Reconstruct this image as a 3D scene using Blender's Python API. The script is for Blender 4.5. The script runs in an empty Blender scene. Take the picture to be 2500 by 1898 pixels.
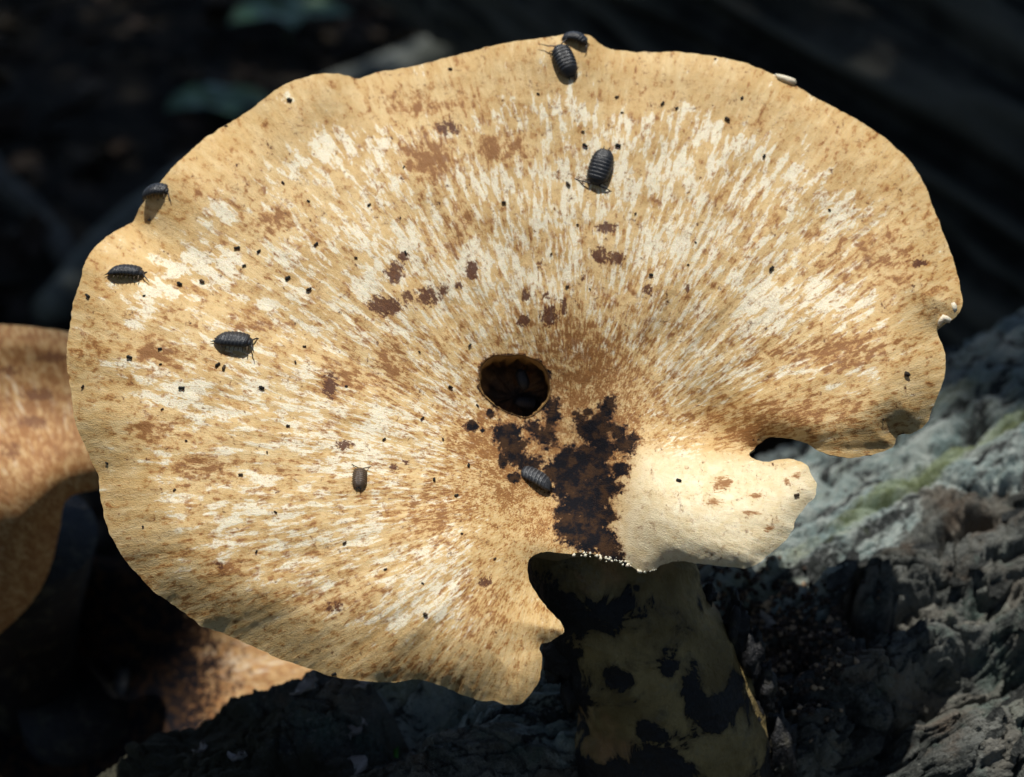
import bpy, math, random
import numpy as np
from mathutils import Vector, Matrix
from mathutils.geometry import delaunay_2d_cdt

# ------------------------------------------------------------------ scene, camera, sky, sun
sc = bpy.context.scene
COL = sc.collection
R = math.radians
rng = np.random.default_rng(7)
random.seed(7)

PITCH = R(22)
CAM = np.array([0.0, 0.0, 0.62])
LENS = 60.0
W0, H0 = 2500.0, 1898.0
FPX = W0 * LENS / 36.0
FWD = np.array([0, math.cos(PITCH), -math.sin(PITCH)])
RGT = np.array([1.0, 0, 0])
UPV = np.array([0, math.sin(PITCH), math.cos(PITCH)])
D0 = 0.50

cd = bpy.data.cameras.new('camera')
cam = bpy.data.objects.new('camera', cd)
COL.objects.link(cam)
cam.location = CAM
cam.rotation_euler = (R(90) - PITCH, 0, 0)
cd.sensor_width = 36
cd.lens = LENS
cd.clip_start = 0.01
cd.clip_end = 500
cd.dof.use_dof = True
cd.dof.focus_distance = 0.497
cd.dof.aperture_fstop = 9.5
sc.camera = cam

SUN_ELEV, SUN_AZ = R(88.5), R(-30)        # azimuth from +Y, clockwise: almost overhead, a little beyond the mushroom
SUN_DIR = np.array([math.cos(SUN_ELEV) * math.sin(SUN_AZ), math.cos(SUN_ELEV) * math.cos(SUN_AZ), math.sin(SUN_ELEV)])
world = bpy.data.worlds.new('World')
sc.world = world
world.use_nodes = True
wn = world.node_tree
sky = wn.nodes.new('ShaderNodeTexSky')
sky.sky_type = 'NISHITA'
sky.sun_disc = False
sky.sun_elevation = SUN_ELEV
sky.sun_rotation = SUN_AZ
wn.links.new(sky.outputs[0], wn.nodes['Background'].inputs[0])
wn.nodes['Background'].inputs[1].default_value = 0.14
sl = bpy.data.lights.new('sun', 'SUN')
sl.energy = 5.0
sl.angle = R(0.53)
sl.color = (1.0, 0.97, 0.92)
sun = bpy.data.objects.new('sun', sl)
COL.objects.link(sun)
sun.rotation_euler = Vector(SUN_DIR).to_track_quat('Z', 'Y').to_euler()
sun.location = (0, 0, 6)
sc.view_settings.view_transform = 'Standard'
sc.view_settings.look = 'None'
sc.view_settings.exposure = 0.0
sc.view_settings.gamma = 1.0
sc.view_settings.use_curve_mapping = False
sc.cycles.max_bounces = 5
sc.cycles.use_denoising = True

# ------------------------------------------------------------------ helpers
def rays(px, py):
    px = np.asarray(px, float); py = np.asarray(py, float)
    return FWD + np.multiply.outer((px - W0 / 2) / FPX, RGT) - np.multiply.outer((py - H0 / 2) / FPX, UPV)

def at(px, py, D):
    return CAM + rays(px, py) * (np.asarray(D)[..., None] if np.ndim(D) else D)

def nrm(v):
    v = np.asarray(v, float)
    return v / (np.linalg.norm(v, axis=-1, keepdims=True) + 1e-20)

_P = rng.permutation(512)
_G = nrm(rng.normal(size=(512, 3)))
def perlin(p):
    p = np.asarray(p, float)
    i = np.floor(p).astype(int); f = p - i
    u = f * f * f * (f * (f * 6 - 15) + 10)
    out = 0
    for dx in (0, 1):
        for dy in (0, 1):
            for dz in (0, 1):
                h = _P[(i[..., 0] + dx) & 511]
                h = _P[(h + i[..., 1] + dy) & 511]
                h = _P[(h + i[..., 2] + dz) & 511]
                g = _G[h]
                d = g[..., 0] * (f[..., 0] - dx) + g[..., 1] * (f[..., 1] - dy) + g[..., 2] * (f[..., 2] - dz)
                w = (u[..., 0] if dx else 1 - u[..., 0]) * (u[..., 1] if dy else 1 - u[..., 1]) * (u[..., 2] if dz else 1 - u[..., 2])
                out = out + w * d
    return out * 1.6

def fbm(p, oct=4, gain=0.5):
    p = np.asarray(p, float)
    a, o, k = 1.0, 0, 1.0
    for j in range(oct):
        o = o + a * perlin(p * k + 17.3 * j); a *= gain; k *= 2.03
    return o

_VJ = rng.random((512, 4))
def voronoi(x, y):
    """F1, F2, cell values, offset to the cell point"""
    ix = np.floor(x).astype(int); iy = np.floor(y).astype(int)
    f1 = np.full(x.shape, 9.0); f2 = np.full(x.shape, 9.0)
    c1 = np.zeros(x.shape); c2 = np.zeros(x.shape); ox = np.zeros(x.shape); oy = np.zeros(x.shape)
    for dx in (-1, 0, 1):
        for dy in (-1, 0, 1):
            h = _P[(_P[(ix + dx) & 511] + iy + dy) & 511]
            j = _VJ[h]
            vx = x - (ix + dx + 0.5 + 0.8 * (j[..., 0] - 0.5)); vy = y - (iy + dy + 0.5 + 0.8 * (j[..., 1] - 0.5))
            d = np.sqrt(vx * vx + vy * vy)
            near = d < f1
            f2 = np.where(near, f1, np.minimum(f2, d))
            c1 = np.where(near, j[..., 2], c1); c2 = np.where(near, j[..., 3], c2)
            ox = np.where(near, vx, ox); oy = np.where(near, vy, oy)
            f1 = np.where(near, d, f1)
    return f1, f2, c1, c2, ox, oy

def sstep(a, b, x):
    t = np.clip((x - a) / (b - a), 0, 1)
    return t * t * (3 - 2 * t)

def mesh_obj(name, verts, faces, mat=None, parent=None, smooth=True, attrs=None):
    me = bpy.data.meshes.new(name)
    verts = np.asarray(verts, dtype=np.float64)
    if isinstance(faces, np.ndarray):
        nf, k = faces.shape
        me.vertices.add(len(verts)); me.vertices.foreach_set('co', verts.astype(np.float32).ravel())
        me.loops.add(nf * k); me.loops.foreach_set('vertex_index', faces.astype(np.int32).ravel())
        me.polygons.add(nf)
        me.polygons.foreach_set('loop_start', np.arange(0, nf * k, k, dtype=np.int32))
        me.update(calc_edges=True)
    else:
        me.from_pydata([tuple(v) for v in verts], [], [tuple(f) for f in faces])
        me.update()
    me.validate()
    if smooth:
        me.polygons.foreach_set('use_smooth', np.ones(len(me.polygons), dtype=bool))
    for k, a in (attrs or {}).items():
        a = np.asarray(a, dtype=np.float32)
        if a.ndim == 1:
            at_ = me.attributes.new(k, 'FLOAT', 'POINT'); at_.data.foreach_set('value', a)
        else:
            at_ = me.attributes.new(k, 'FLOAT_VECTOR', 'POINT'); at_.data.foreach_set('vector', a.ravel())
    if mat: me.materials.append(mat)
    o = bpy.data.objects.new(name, me)
    COL.objects.link(o)
    if parent is not None:
        o.parent = parent
        o.matrix_parent_inverse = Matrix.Translation(parent.location).inverted() if parent.type == 'EMPTY' and 'rooted' in parent else Matrix()
    return o

def tag(o, label=None, cat=None, group=None, kind=None):
    if label: o['label'] = label
    if cat: o['category'] = cat
    if group: o['group'] = group
    if kind: o['kind'] = kind
    return o

def empty(name, loc=(0, 0, 0), rooted=True):
    """an Empty at a thing's base; parts given in world coordinates when rooted"""
    o = bpy.data.objects.new(name, None)
    o.empty_display_size = 0.01
    COL.objects.link(o)
    o.location = loc
    if rooted: o['rooted'] = 1
    return o

def grid_faces(nu, nv, wrap=False):
    """faces of a grid with nu rows and nv columns"""
    i = np.arange(nu - 1)[:, None]; j = np.arange(nv if wrap else nv - 1)[None, :]
    j2 = (j + 1) % nv
    return np.stack([i * nv + j, i * nv + j2, (i + 1) * nv + j2, (i + 1) * nv + j], -1).reshape(-1, 4)

def tube(pts, rad, n=6):
    """verts, faces (list) of a closed tube"""
    pts = np.asarray(pts, float); rad = np.broadcast_to(np.asarray(rad, float), (len(pts),))
    T = nrm(np.gradient(pts, axis=0))
    ref = np.array([0.13, 0.31, 0.94])
    A = nrm(np.cross(T, ref)); B = np.cross(T, A)
    th = np.linspace(0, 2 * np.pi, n, endpoint=False)
    V = (pts[:, None] + rad[:, None, None] * (np.cos(th)[None, :, None] * A[:, None] + np.sin(th)[None, :, None] * B[:, None])).reshape(-1, 3)
    F = [tuple(int(q) for q in f) for f in grid_faces(len(pts), n, True)]
    F.append(tuple(range(n))[::-1]); F.append(tuple((len(pts) - 1) * n + k for k in range(n)))
    return V, F

class Nodes:
    def __init__(s, name):
        s.m = bpy.data.materials.new(name); s.m.use_nodes = True
        s.t = s.m.node_tree; s.b = s.t.nodes['Principled BSDF']
    def n(s, typ, **kw):
        nd = s.t.nodes.new(typ)
        for k, v in kw.items(): setattr(nd, k, v)
        return nd
    def put(s, sock, v):
        if isinstance(v, bpy.types.NodeSocket): s.t.links.new(v, sock)
        elif v is not None: sock.default_value = v
    def attr(s, name, out='Fac'):
        return s.n('ShaderNodeAttribute', attribute_name=name).outputs[out]
    def obj(s):
        return s.n('ShaderNodeTexCoord').outputs['Object']
    def noise(s, vec, scale, detail=4, rough=0.55, dist=0.0):
        nd = s.n('ShaderNodeTexNoise')
        s.put(nd.inputs['Vector'], vec)
        nd.inputs['Scale'].default_value = scale; nd.inputs['Detail'].default_value = detail
        nd.inputs['Roughness'].default_value = rough; nd.inputs['Distortion'].default_value = dist
        return nd.outputs['Fac']
    def voro(s, vec, scale, feature='F1'):
        nd = s.n('ShaderNodeTexVoronoi', feature=feature)
        s.put(nd.inputs['Vector'], vec); nd.inputs['Scale'].default_value = scale
        return nd
    def math(s, op, a, b=None, c=None):
        nd = s.n('ShaderNodeMath', operation=op)
        s.put(nd.inputs[0], a); s.put(nd.inputs[1], b)
        if c is not None: s.put(nd.inputs[2], c)
        return nd.outputs[0]
    def add(s, a, b): return s.math('ADD', a, b)
    def mul(s, a, b): return s.math('MULTIPLY', a, b)
    def sub(s, a, b): return s.math('SUBTRACT', a, b)
    def ramp(s, v, lo, hi, a=0.0, b=1.0):
        nd = s.n('ShaderNodeMapRange', interpolation_type='SMOOTHSTEP')
        s.put(nd.inputs[0], v); s.put(nd.inputs[1], lo); s.put(nd.inputs[2], hi); s.put(nd.inputs[3], a); s.put(nd.inputs[4], b)
        return nd.outputs[0]
    def mix(s, f, a, b):
        nd = s.n('ShaderNodeMix', data_type='RGBA')
        s.put(nd.inputs[0], f)
        s.put(nd.inputs[6], a if isinstance(a, bpy.types.NodeSocket) else (*a, 1)); s.put(nd.inputs[7], b if isinstance(b, bpy.types.NodeSocket) else (*b, 1))
        return nd.outputs[2]
    def scale(s, vec, v):
        nd = s.n('ShaderNodeVectorMath', operation='MULTIPLY')
        s.put(nd.inputs[0], vec); nd.inputs[1].default_value = v
        return nd.outputs[0]
    def bump(s, h, strength, dist):
        nd = s.n('ShaderNodeBump')
        nd.inputs['Strength'].default_value = strength; nd.inputs['Distance'].default_value = dist
        s.put(nd.inputs['Height'], h)
        s.t.links.new(nd.outputs[0], s.b.inputs['Normal'])
    def out(s, col=None, rough=0.6, spec=0.4, **kw):
        if col is not None: s.put(s.b.inputs['Base Color'], col if isinstance(col, bpy.types.NodeSocket) else (*col, 1))
        s.put(s.b.inputs['Roughness'], rough)
        s.put(s.b.inputs['Specular IOR Level'], spec)
        for k, v in kw.items(): s.put(s.b.inputs[k], v)
        return s.m

# ------------------------------------------------------------------ materials
def cap_material(name, warm=0.0):
    q = Nodes(name)
    flow = q.attr('flow', 'Vector')
    rad = q.attr('rad'); rim = q.attr('rim')
    px = q.attr('px', 'Vector')
    big = q.noise(q.scale(flow, (9, 9, 1.7)), 1.0, 3, 0.55, 0.2)
    mid = q.noise(q.scale(flow, (46, 46, 3.7)), 1.0, 5, 0.62, 0.35)
    fine = q.noise(q.scale(flow, (100, 100, 12)), 1.0, 4, 0.62, 0.25)
    hair = q.noise(q.scale(flow, (220, 220, 15)), 1.0, 2, 0.6)
    speck = q.noise(px, 75, 3, 0.65)
    blot = q.noise(px, 8, 6, 0.66, 0.5)
    lump = q.noise(px, 2.6, 3, 0.55)
    # tan flesh
    tan = q.mix(q.ramp(q.add(q.mul(blot, 0.6), q.mul(big, 0.4)), 0.38, 0.62), (0.67, 0.475, 0.225), (0.52, 0.325, 0.12))
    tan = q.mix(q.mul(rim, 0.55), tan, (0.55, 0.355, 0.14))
    tan = q.mix(q.ramp(mid, 0.42, 0.66, 0, 0.5), tan, (0.74, 0.58, 0.32))
    tan = q.mix(q.ramp(hair, 0.5, 0.75, 0, 0.18), tan, (0.44, 0.255, 0.085))
    # pale streaks where the skin is torn, mostly half way out
    prof = q.mul(q.ramp(rad, 0.10, 0.36), q.ramp(rim, 0.25, 0.95, 1.0, 0.15))
    v = q.add(q.add(q.mul(mid, 0.62), q.mul(fine, 0.30)), q.mul(big, 0.20))
    v = q.add(v, q.mul(q.sub(blot, 0.5), 0.20))
    v = q.add(v, q.mul(q.sub(lump, 0.5), 0.18))
    v = q.add(v, q.mul(q.sub(prof, 1.0), 0.13))
    v = q.add(v, q.mul(q.attr('white'), 0.10))
    v = q.sub(v, q.mul(q.attr('brown'), 0.07))
    pale = q.ramp(v, 0.555, 0.612)
    cream = q.mix(q.ramp(speck, 0.35, 0.7), (0.77, 0.68, 0.47), (0.85, 0.80, 0.66))
    cream = q.mix(q.ramp(fine, 0.52, 0.72, 0, 0.4), cream, (0.64, 0.49, 0.25))
    col = q.mix(q.mul(pale, 0.94), tan, cream)
    smo = q.attr('smooth')
    col = q.mix(q.mul(smo, 0.84), col, q.mix(q.ramp(blot, 0.35, 0.65), (0.70, 0.585, 0.36), (0.80, 0.715, 0.50)))
    # brown scales: radial flecks that gather in patches
    w = q.add(q.add(q.mul(mid, -0.30), q.mul(fine, 0.50)), q.mul(blot, 0.45))
    w = q.add(w, q.mul(q.sub(speck, 0.5), 0.12))
    w = q.add(w, q.mul(q.attr('brown'), 0.15))
    w = q.sub(w, q.mul(q.attr('white'), 0.07))
    w = q.sub(w, q.mul(smo, 0.12))
    w = q.sub(w, q.mul(rim, 0.022))
    w = q.add(w, q.mul(q.ramp(rad, 0.75, 0.3), 0.03))
    fleck = q.ramp(w, 0.345, 0.415)
    col = q.mix(q.mul(fleck, 0.72), col, (0.385, 0.18, 0.05))
    fleck2 = q.ramp(w, 0.412, 0.455)
    col = q.mix(q.mul(fleck2, 0.72), col, (0.20, 0.072, 0.016))
    # dark red brown scars
    dk = q.add(q.attr('dark'), q.add(q.mul(q.sub(q.noise(px, 22, 6, 0.72, 0.8), 0.5), 2.4), q.mul(q.sub(fine, 0.5), 1.5)))
    dks = q.ramp(dk, 0.50, 0.64)
    col = q.mix(q.mul(q.ramp(dk, 0.25, 0.6), 0.45), col, (0.30, 0.12, 0.03))
    col = q.mix(q.mul(dks, 0.93), col, (0.085, 0.026, 0.010))
    # grey dust, fine dots
    dots = q.voro(px, 70, 'F1')
    dsel = q.math('LESS_THAN', dots.outputs['Distance'], 0.075)
    rnd = q.math('GREATER_THAN', q.n('ShaderNodeSeparateColor').outputs[0], 0.55)
    sep = rnd.node.inputs[0].links[0].from_node
    q.t.links.new(dots.outputs['Color'], sep.inputs[0])
    col = q.mix(q.mul(q.mul(dsel, rnd), 0.8), col, (0.06, 0.045, 0.03))
    # black crust
    if warm: col = q.mix(warm, col, (0.36, 0.17, 0.07))
    nb = q.noise(px, 30, 6, 0.70, 0.5)
    bl = q.add(q.attr('black'), q.add(q.mul(q.sub(nb, 0.5), 1.5), q.mul(q.sub(q.noise(px, 9, 3, 0.6, 0.8), 0.5), 1.5)))
    blk = q.ramp(bl, 0.46, 0.56)
    halo = q.ramp(bl, 0.05, 0.50)
    col = q.mix(q.mul(halo, 0.65), col, (0.28, 0.125, 0.038))
    col = q.mix(q.mul(q.ramp(bl, 0.30, 0.46), 0.85), col, (0.085, 0.034, 0.014))
    crust = q.mix(q.ramp(q.noise(px, 7, 6, 0.70), 0.44, 0.62), (0.007, 0.007, 0.010), (0.055, 0.028, 0.014))
    col = q.mix(blk, col, crust)
    h = q.add(q.add(q.mul(hair, 0.3), q.mul(fine, 0.6)), q.mul(speck, 0.6))
    h = q.add(h, q.mul(q.attr('black'), q.mul(speck, 1.5)))
    q.bump(h, 0.5, 0.0008)
    rough = q.ramp(blk, 0, 1, 0.58, 0.72)
    return q.out(col, rough, q.ramp(blk, 0, 1, 0.26, 0.10), **{'Subsurface Weight': 0.16, 'Subsurface Radius': (0.0035, 0.0018, 0.0008), 'Subsurface Scale': 1.0})

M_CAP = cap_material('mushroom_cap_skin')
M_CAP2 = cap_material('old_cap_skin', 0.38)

q = Nodes('pore_flesh'); v = q.voro(q.obj(), 900)
q.bump(v.outputs['Distance'], 0.6, 0.0008)
M_PORE = q.out(q.mix(q.noise(q.obj(), 40, 4), (0.42, 0.33, 0.18), (0.30, 0.2, 0.1)), 0.7, 0.3)

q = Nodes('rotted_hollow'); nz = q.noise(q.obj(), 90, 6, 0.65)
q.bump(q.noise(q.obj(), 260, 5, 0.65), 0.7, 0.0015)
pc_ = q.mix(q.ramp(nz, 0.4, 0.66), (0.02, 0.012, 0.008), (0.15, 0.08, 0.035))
pc_ = q.mix(q.ramp(q.add(q.attr('deep'), q.mul(q.sub(nz, 0.5), 1.2)), 0.55, 0.12), pc_, (0.34, 0.20, 0.07))  # torn flesh tone at the rim, also painted in as a lit edge
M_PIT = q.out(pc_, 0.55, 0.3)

q = Nodes('stem_skin'); p = q.obj()
blk = q.add(q.attr('black'), q.mul(q.sub(q.noise(p, 75, 6, 0.66, 0.6), 0.5), 2.6))
spots = q.voro(p, 170)
ssel = q.ramp(q.add(spots.outputs['Distance'], q.mul(q.sub(q.noise(p, 300, 3), 0.5), 0.4)), 0.14, 0.24, 1, 0)
blkh = q.ramp(blk, 0.15, 0.5)
blk = q.ramp(blk, 0.44, 0.52)
sp2 = q.mul(ssel, q.ramp(q.noise(p, 26, 2), 0.42, 0.5))
flesh = q.mix(q.ramp(q.noise(p, 45, 5, 0.6), 0.35, 0.65), (0.13, 0.092, 0.03), (0.28, 0.215, 0.09))
flesh = q.mix(q.ramp(q.noise(p, 30, 4), 0.55, 0.7, 0, 0.6), flesh, (0.36, 0.18, 0.08))
mould = q.ramp(q.noise(p, 38, 6, 0.75), 0.56, 0.70, 0, 0.6)
flesh = q.mix(mould, flesh, (0.17, 0.175, 0.14))
flesh = q.mix(q.mul(blkh, 0.6), flesh, (0.06, 0.045, 0.022))
col = q.mix(q.math('MAXIMUM', blk, sp2), flesh, (0.008, 0.008, 0.009))
q.bump(q.add(q.mul(blk, 0.9), q.add(q.noise(p, 420, 4, 0.65), q.mul(q.noise(q.scale(p, (1, 1, 0.2)), 500, 3), 0.8))), 0.8, 0.0016)
M_STEM = q.out(col, 0.6, 0.35)

q = Nodes('black_crust_and_shade'); p = q.obj()
q.bump(q.noise(p, 300, 5, 0.65), 0.8, 0.002)
M_CRUST_AND_SHADE = q.out(q.mix(q.ramp(q.noise(p, 160, 4), 0.5, 0.72), (0.008, 0.008, 0.009), (0.05, 0.045, 0.03)), 0.55, 0.35)

q = Nodes('torn_white_flesh')
q.bump(q.noise(q.obj(), 900, 3), 0.5, 0.0005)
M_WHITE = q.out(q.mix(q.noise(q.obj(), 300, 3), (0.78, 0.74, 0.62), (0.66, 0.56, 0.38)), 0.6, 0.3, **{'Subsurface Weight': 0.2, 'Subsurface Radius': (0.002, 0.001, 0.0006), 'Subsurface Scale': 1.0})

def louse_material(name, dark, pale):
    q = Nodes(name); p = q.obj()
    e = q.attr('edge')
    nz = q.noise(p, 14, 4, 0.6)
    col = q.mix(q.ramp(nz, 0.35, 0.7), dark, tuple(c * 1.5 for c in dark))
    col = q.mix(q.mul(e, q.ramp(q.noise(p, 9, 2), 0.3, 0.6, 0.35, 1)), col, pale)
    q.bump(q.noise(p, 45, 3, 0.6), 0.2, 0.015)
    return q.out(col, q.ramp(nz, 0.3, 0.7, 0.30, 0.50), 0.45)
M_LOUSE = louse_material('slate_shell', (0.0075, 0.0095, 0.014), (0.040, 0.041, 0.042))
M_LOUSE_GREY = louse_material('grey_shell', (0.014, 0.017, 0.023), (0.11, 0.115, 0.12))
M_LOUSE_BROWN = louse_material('brown_shell', (0.040, 0.024, 0.014), (0.17, 0.11, 0.06))
q = Nodes('louse_limb'); M_LIMB = q.out((0.016, 0.014, 0.014), 0.4, 0.5)
q = Nodes('louse_leg'); M_LEG = q.out((0.10, 0.07, 0.04), 0.5, 0.4)

q = Nodes('dropping')
q.bump(q.noise(q.obj(), 2500, 3), 0.6, 0.0003)
oi = q.n('ShaderNodeObjectInfo').outputs['Random']
M_FRASS = q.out(q.mix(q.ramp(oi, 0.5, 1.0), (0.010, 0.010, 0.008), (0.075, 0.048, 0.026)), 0.6, 0.3)

def bark_colour(q, p):
    n1 = q.noise(p, 70, 6, 0.68); n2 = q.noise(p, 480, 5, 0.72); n3 = q.noise(p, 24, 5, 0.65)
    col = q.mix(q.ramp(n1, 0.34, 0.66), (0.030, 0.034, 0.031), (0.155, 0.160, 0.142))
    col = q.mix(q.ramp(n3, 0.52, 0.66, 0, 0.7), col, (0.105, 0.068, 0.042))
    col = q.mix(q.ramp(q.noise(p, 34, 5, 0.65), 0.54, 0.66, 0, 0.6), col, (0.10, 0.150, 0.125))
    col = q.mix(q.ramp(n2, 0.52, 0.75, 0, 0.6), col, (0.28, 0.285, 0.255))
    col = q.mix(q.ramp(n2, 0.46, 0.30, 0, 0.75), col, (0.018, 0.018, 0.016))
    return col, n1, n2
q = Nodes('bark'); p = q.obj()
col, n1, n2 = bark_colour(q, p)
st = q.attr('st', 'Vector')
streak = q.noise(q.scale(st, (28, 130, 1)), 1.0, 6, 0.66, 0.4)
streak2 = q.noise(q.scale(st, (16, 60, 1)), 1.0, 5, 0.62, 0.4)
col = q.mix(q.mul(q.ramp(q.attr('cell'), 0.55, 0.95), 0.4), col, (0.25, 0.225, 0.18))
li = q.add(q.attr('lichen'), q.mul(q.sub(streak, 0.5), 1.5))
pale = q.mix(q.ramp(n1, 0.35, 0.65), (0.21, 0.285, 0.275), (0.42, 0.46, 0.42))
pale = q.mix(q.ramp(streak2, 0.52, 0.66, 0, 0.75), pale, (0.30, 0.32, 0.21))
pale = q.mix(q.ramp(streak, 0.525, 0.59, 0, 0.95), pale, (0.02, 0.021, 0.021))
pale = q.mix(q.ramp(q.noise(q.scale(st, (90, 260, 1)), 1.0, 5, 0.7, 0.5), 0.56, 0.64, 0, 0.9), pale, (0.035, 0.036, 0.034))
pale = q.mix(q.ramp(n2, 0.5, 0.7, 0, 0.5), pale, (0.55, 0.58, 0.55))
pale = q.mix(q.ramp(n2, 0.46, 0.32, 0, 0.6), pale, (0.06, 0.07, 0.065))
col = q.mix(q.ramp(li, 0.40, 0.62), col, pale)
alg = q.add(q.attr('algae'), q.mul(q.sub(streak, 0.5), 1.4))
col = q.mix(q.ramp(q.sub(alg, q.mul(n2, 0.5)), 0.45, 0.75, 0, 0.6), col, (0.22, 0.27, 0.12))
moss = q.add(q.attr('moss'), q.mul(q.sub(n1, 0.5), 1.2))
col = q.mix(q.ramp(moss, 0.4, 0.65, 0, 0.9), col, (0.045, 0.042, 0.022))
q.bump(q.add(q.add(q.mul(n2, 0.6), q.noise(p, 1100, 3, 0.65)), q.noise(q.scale(st, (110, 900, 1)), 1.0, 4, 0.65)), 0.9, 0.002)
M_BARK = q.out(col, 0.78, 0.25)

q = Nodes('bark_flake'); p = q.obj()
col, n1, n2 = bark_colour(q, q.scale(p, (0.008, 0.008, 0.008)))
q.bump(q.add(n2, n1), 0.9, 0.2)
M_FLAKE = q.out(col, 0.8, 0.25)

q = Nodes('back_log_bark'); p = q.obj()
col = q.mix(q.ramp(q.noise(p, 14, 5, 0.6), 0.35, 0.68), (0.014, 0.014, 0.011), (0.07, 0.066, 0.055))
col = q.mix(q.ramp(q.attr('ridge'), 0.35, 0.9, 0, 0.7), col, (0.125, 0.12, 0.095))
q.bump(q.noise(p, 80, 5, 0.65), 0.9, 0.006)
M_BACKLOG = q.out(col, 0.8, 0.2)

q = Nodes('branch_bark'); p = q.obj()
q.bump(q.noise(p, 60, 5, 0.65), 0.9, 0.005)
M_BRANCH = q.out(q.mix(q.ramp(q.noise(p, 9, 5, 0.6), 0.35, 0.65), (0.05, 0.055, 0.045), (0.17, 0.18, 0.155)), 0.8, 0.2)

q = Nodes('forest_soil'); p = q.obj()
col = q.mix(q.ramp(q.noise(p, 9, 6, 0.65), 0.35, 0.7), (0.008, 0.007, 0.005), (0.032, 0.026, 0.018))
q.bump(q.noise(p, 40, 6, 0.65), 1.0, 0.02)
M_SOIL = q.out(col, 0.95, 0.1)

q = Nodes('dead_leaf'); 
M_LITTER = q.out(q.mix(q.ramp(q.attr('tint'), 0, 1), (0.020, 0.013, 0.008), (0.075, 0.055, 0.035)), 0.8, 0.15)

q = Nodes('green_leaf'); p = q.obj()
M_LEAF = q.out(q.mix(q.noise(p, 30, 4), (0.022, 0.075, 0.028), (0.04, 0.12, 0.05)), 0.5, 0.35, **{'Transmission Weight': 0.0})
q = Nodes('seedling_stem'); M_SSTEM = q.out((0.06, 0.09, 0.03), 0.6, 0.3)

q = Nodes('canopy_leaf')
M_CANOPY = q.out(q.mix(q.attr('tint'), (0.022, 0.050, 0.020), (0.05, 0.095, 0.035)), 0.6, 0.3)
q = Nodes('trunk_bark'); p = q.obj()
q.bump(q.noise(q.scale(p, (1, 1, 0.25)), 30, 5, 0.6), 1.0, 0.03)
M_TRUNK = q.out(q.mix(q.noise(p, 12, 5), (0.03, 0.025, 0.02), (0.09, 0.08, 0.065)), 0.85, 0.2)

q = Nodes('humus')
M_HUMUS = q.out(q.mix(q.ramp(q.attr('tint'), 0.55, 1.0), (0.05, 0.036, 0.028), (0.42, 0.30, 0.19)), 0.8, 0.2)
q = Nodes('pale_chip'); q.bump(q.noise(q.obj(), 700, 4), 0.6, 0.001)
M_CHIP = q.out(q.mix(q.noise(q.obj(), 150, 4), (0.16, 0.15, 0.15), (0.40, 0.36, 0.32)), 0.7, 0.3)
q = Nodes('grass_blade'); M_GRASS = q.out((0.05, 0.20, 0.03), 0.45, 0.35)

# ------------------------------------------------------------------ the log
def local(px, py, D):
    return at(px, py, D)
LA, LB = at(300, 1898, 0.60), at(2500, 790, 0.80)
L_AX = nrm(LB - LA)
_v = nrm((LA + LB) / 2 - CAM)
L_K = -nrm(_v - (_v @ L_AX) * L_AX)           # towards the camera, across the log
L_M = nrm(np.cross(L_K, L_AX)); L_M = L_M if L_M[2] > 0 else -L_M
LR = 0.165
L_ORG = LA - LR * L_M

def log_sp(px, py):
    """pixel -> (s along the log, angle) on the bare cylinder"""
    d = rays(px, py); o = CAM - L_ORG
    d2 = d - np.multiply.outer(d @ L_AX, L_AX); o2 = o - (o @ L_AX) * L_AX
    a = (d2 * d2).sum(-1); b = d2 @ o2; c = o2 @ o2 - LR ** 2
    t = (-b - np.sqrt(np.maximum(b * b - a * c, 0))) / a
    p = o + t[..., None] * d
    return p @ L_AX, np.arctan2(p @ L_K, p @ L_M)

_lb = log_sp(np.array([700, 1000, 1200, 1420, 1700, 1960, 2060, 2200, 2330, 2500.]), np.array([1660, 1740, 1755, 1750, 1440, 1400, 1330, 1250, 1190, 1090.]))
_dents = []                                    # s, phi, depth, half-length along, half-width across
def dent(px, py, depth, ls, lt):
    s, f = log_sp(np.array([float(px)]), np.array([float(py)])); _dents.append((s[0], f[0], depth, ls, lt))
dent(1830, 1540, 0.016, 0.034, 0.020)          # the hollow filled with crumbs
dent(2380, 1620, 0.030, 0.030, 0.011)
dent(2120, 1860, 0.024, 0.030, 0.010)
dent(1990, 1350, 0.013, 0.022, 0.006)
dent(2240, 1460, 0.012, 0.022, 0.006)
dent(2420, 1250, 0.013, 0.026, 0.006)
dent(2330, 1080, 0.012, 0.020, 0.007)
dent(2460, 1440, 0.014, 0.02, 0.006)
dent(1880, 1125, 0.013, 0.055, 0.05)       # the crest dips behind the notch of the cap
dent(1500, 1890, 0.022, 0.05, 0.03)
dent(1780, 1890, 0.020, 0.03, 0.02)
dent(900, 1800, 0.016, 0.04, 0.015)
dent(1050, 1690, 0.008, 0.02, 0.006)

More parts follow.
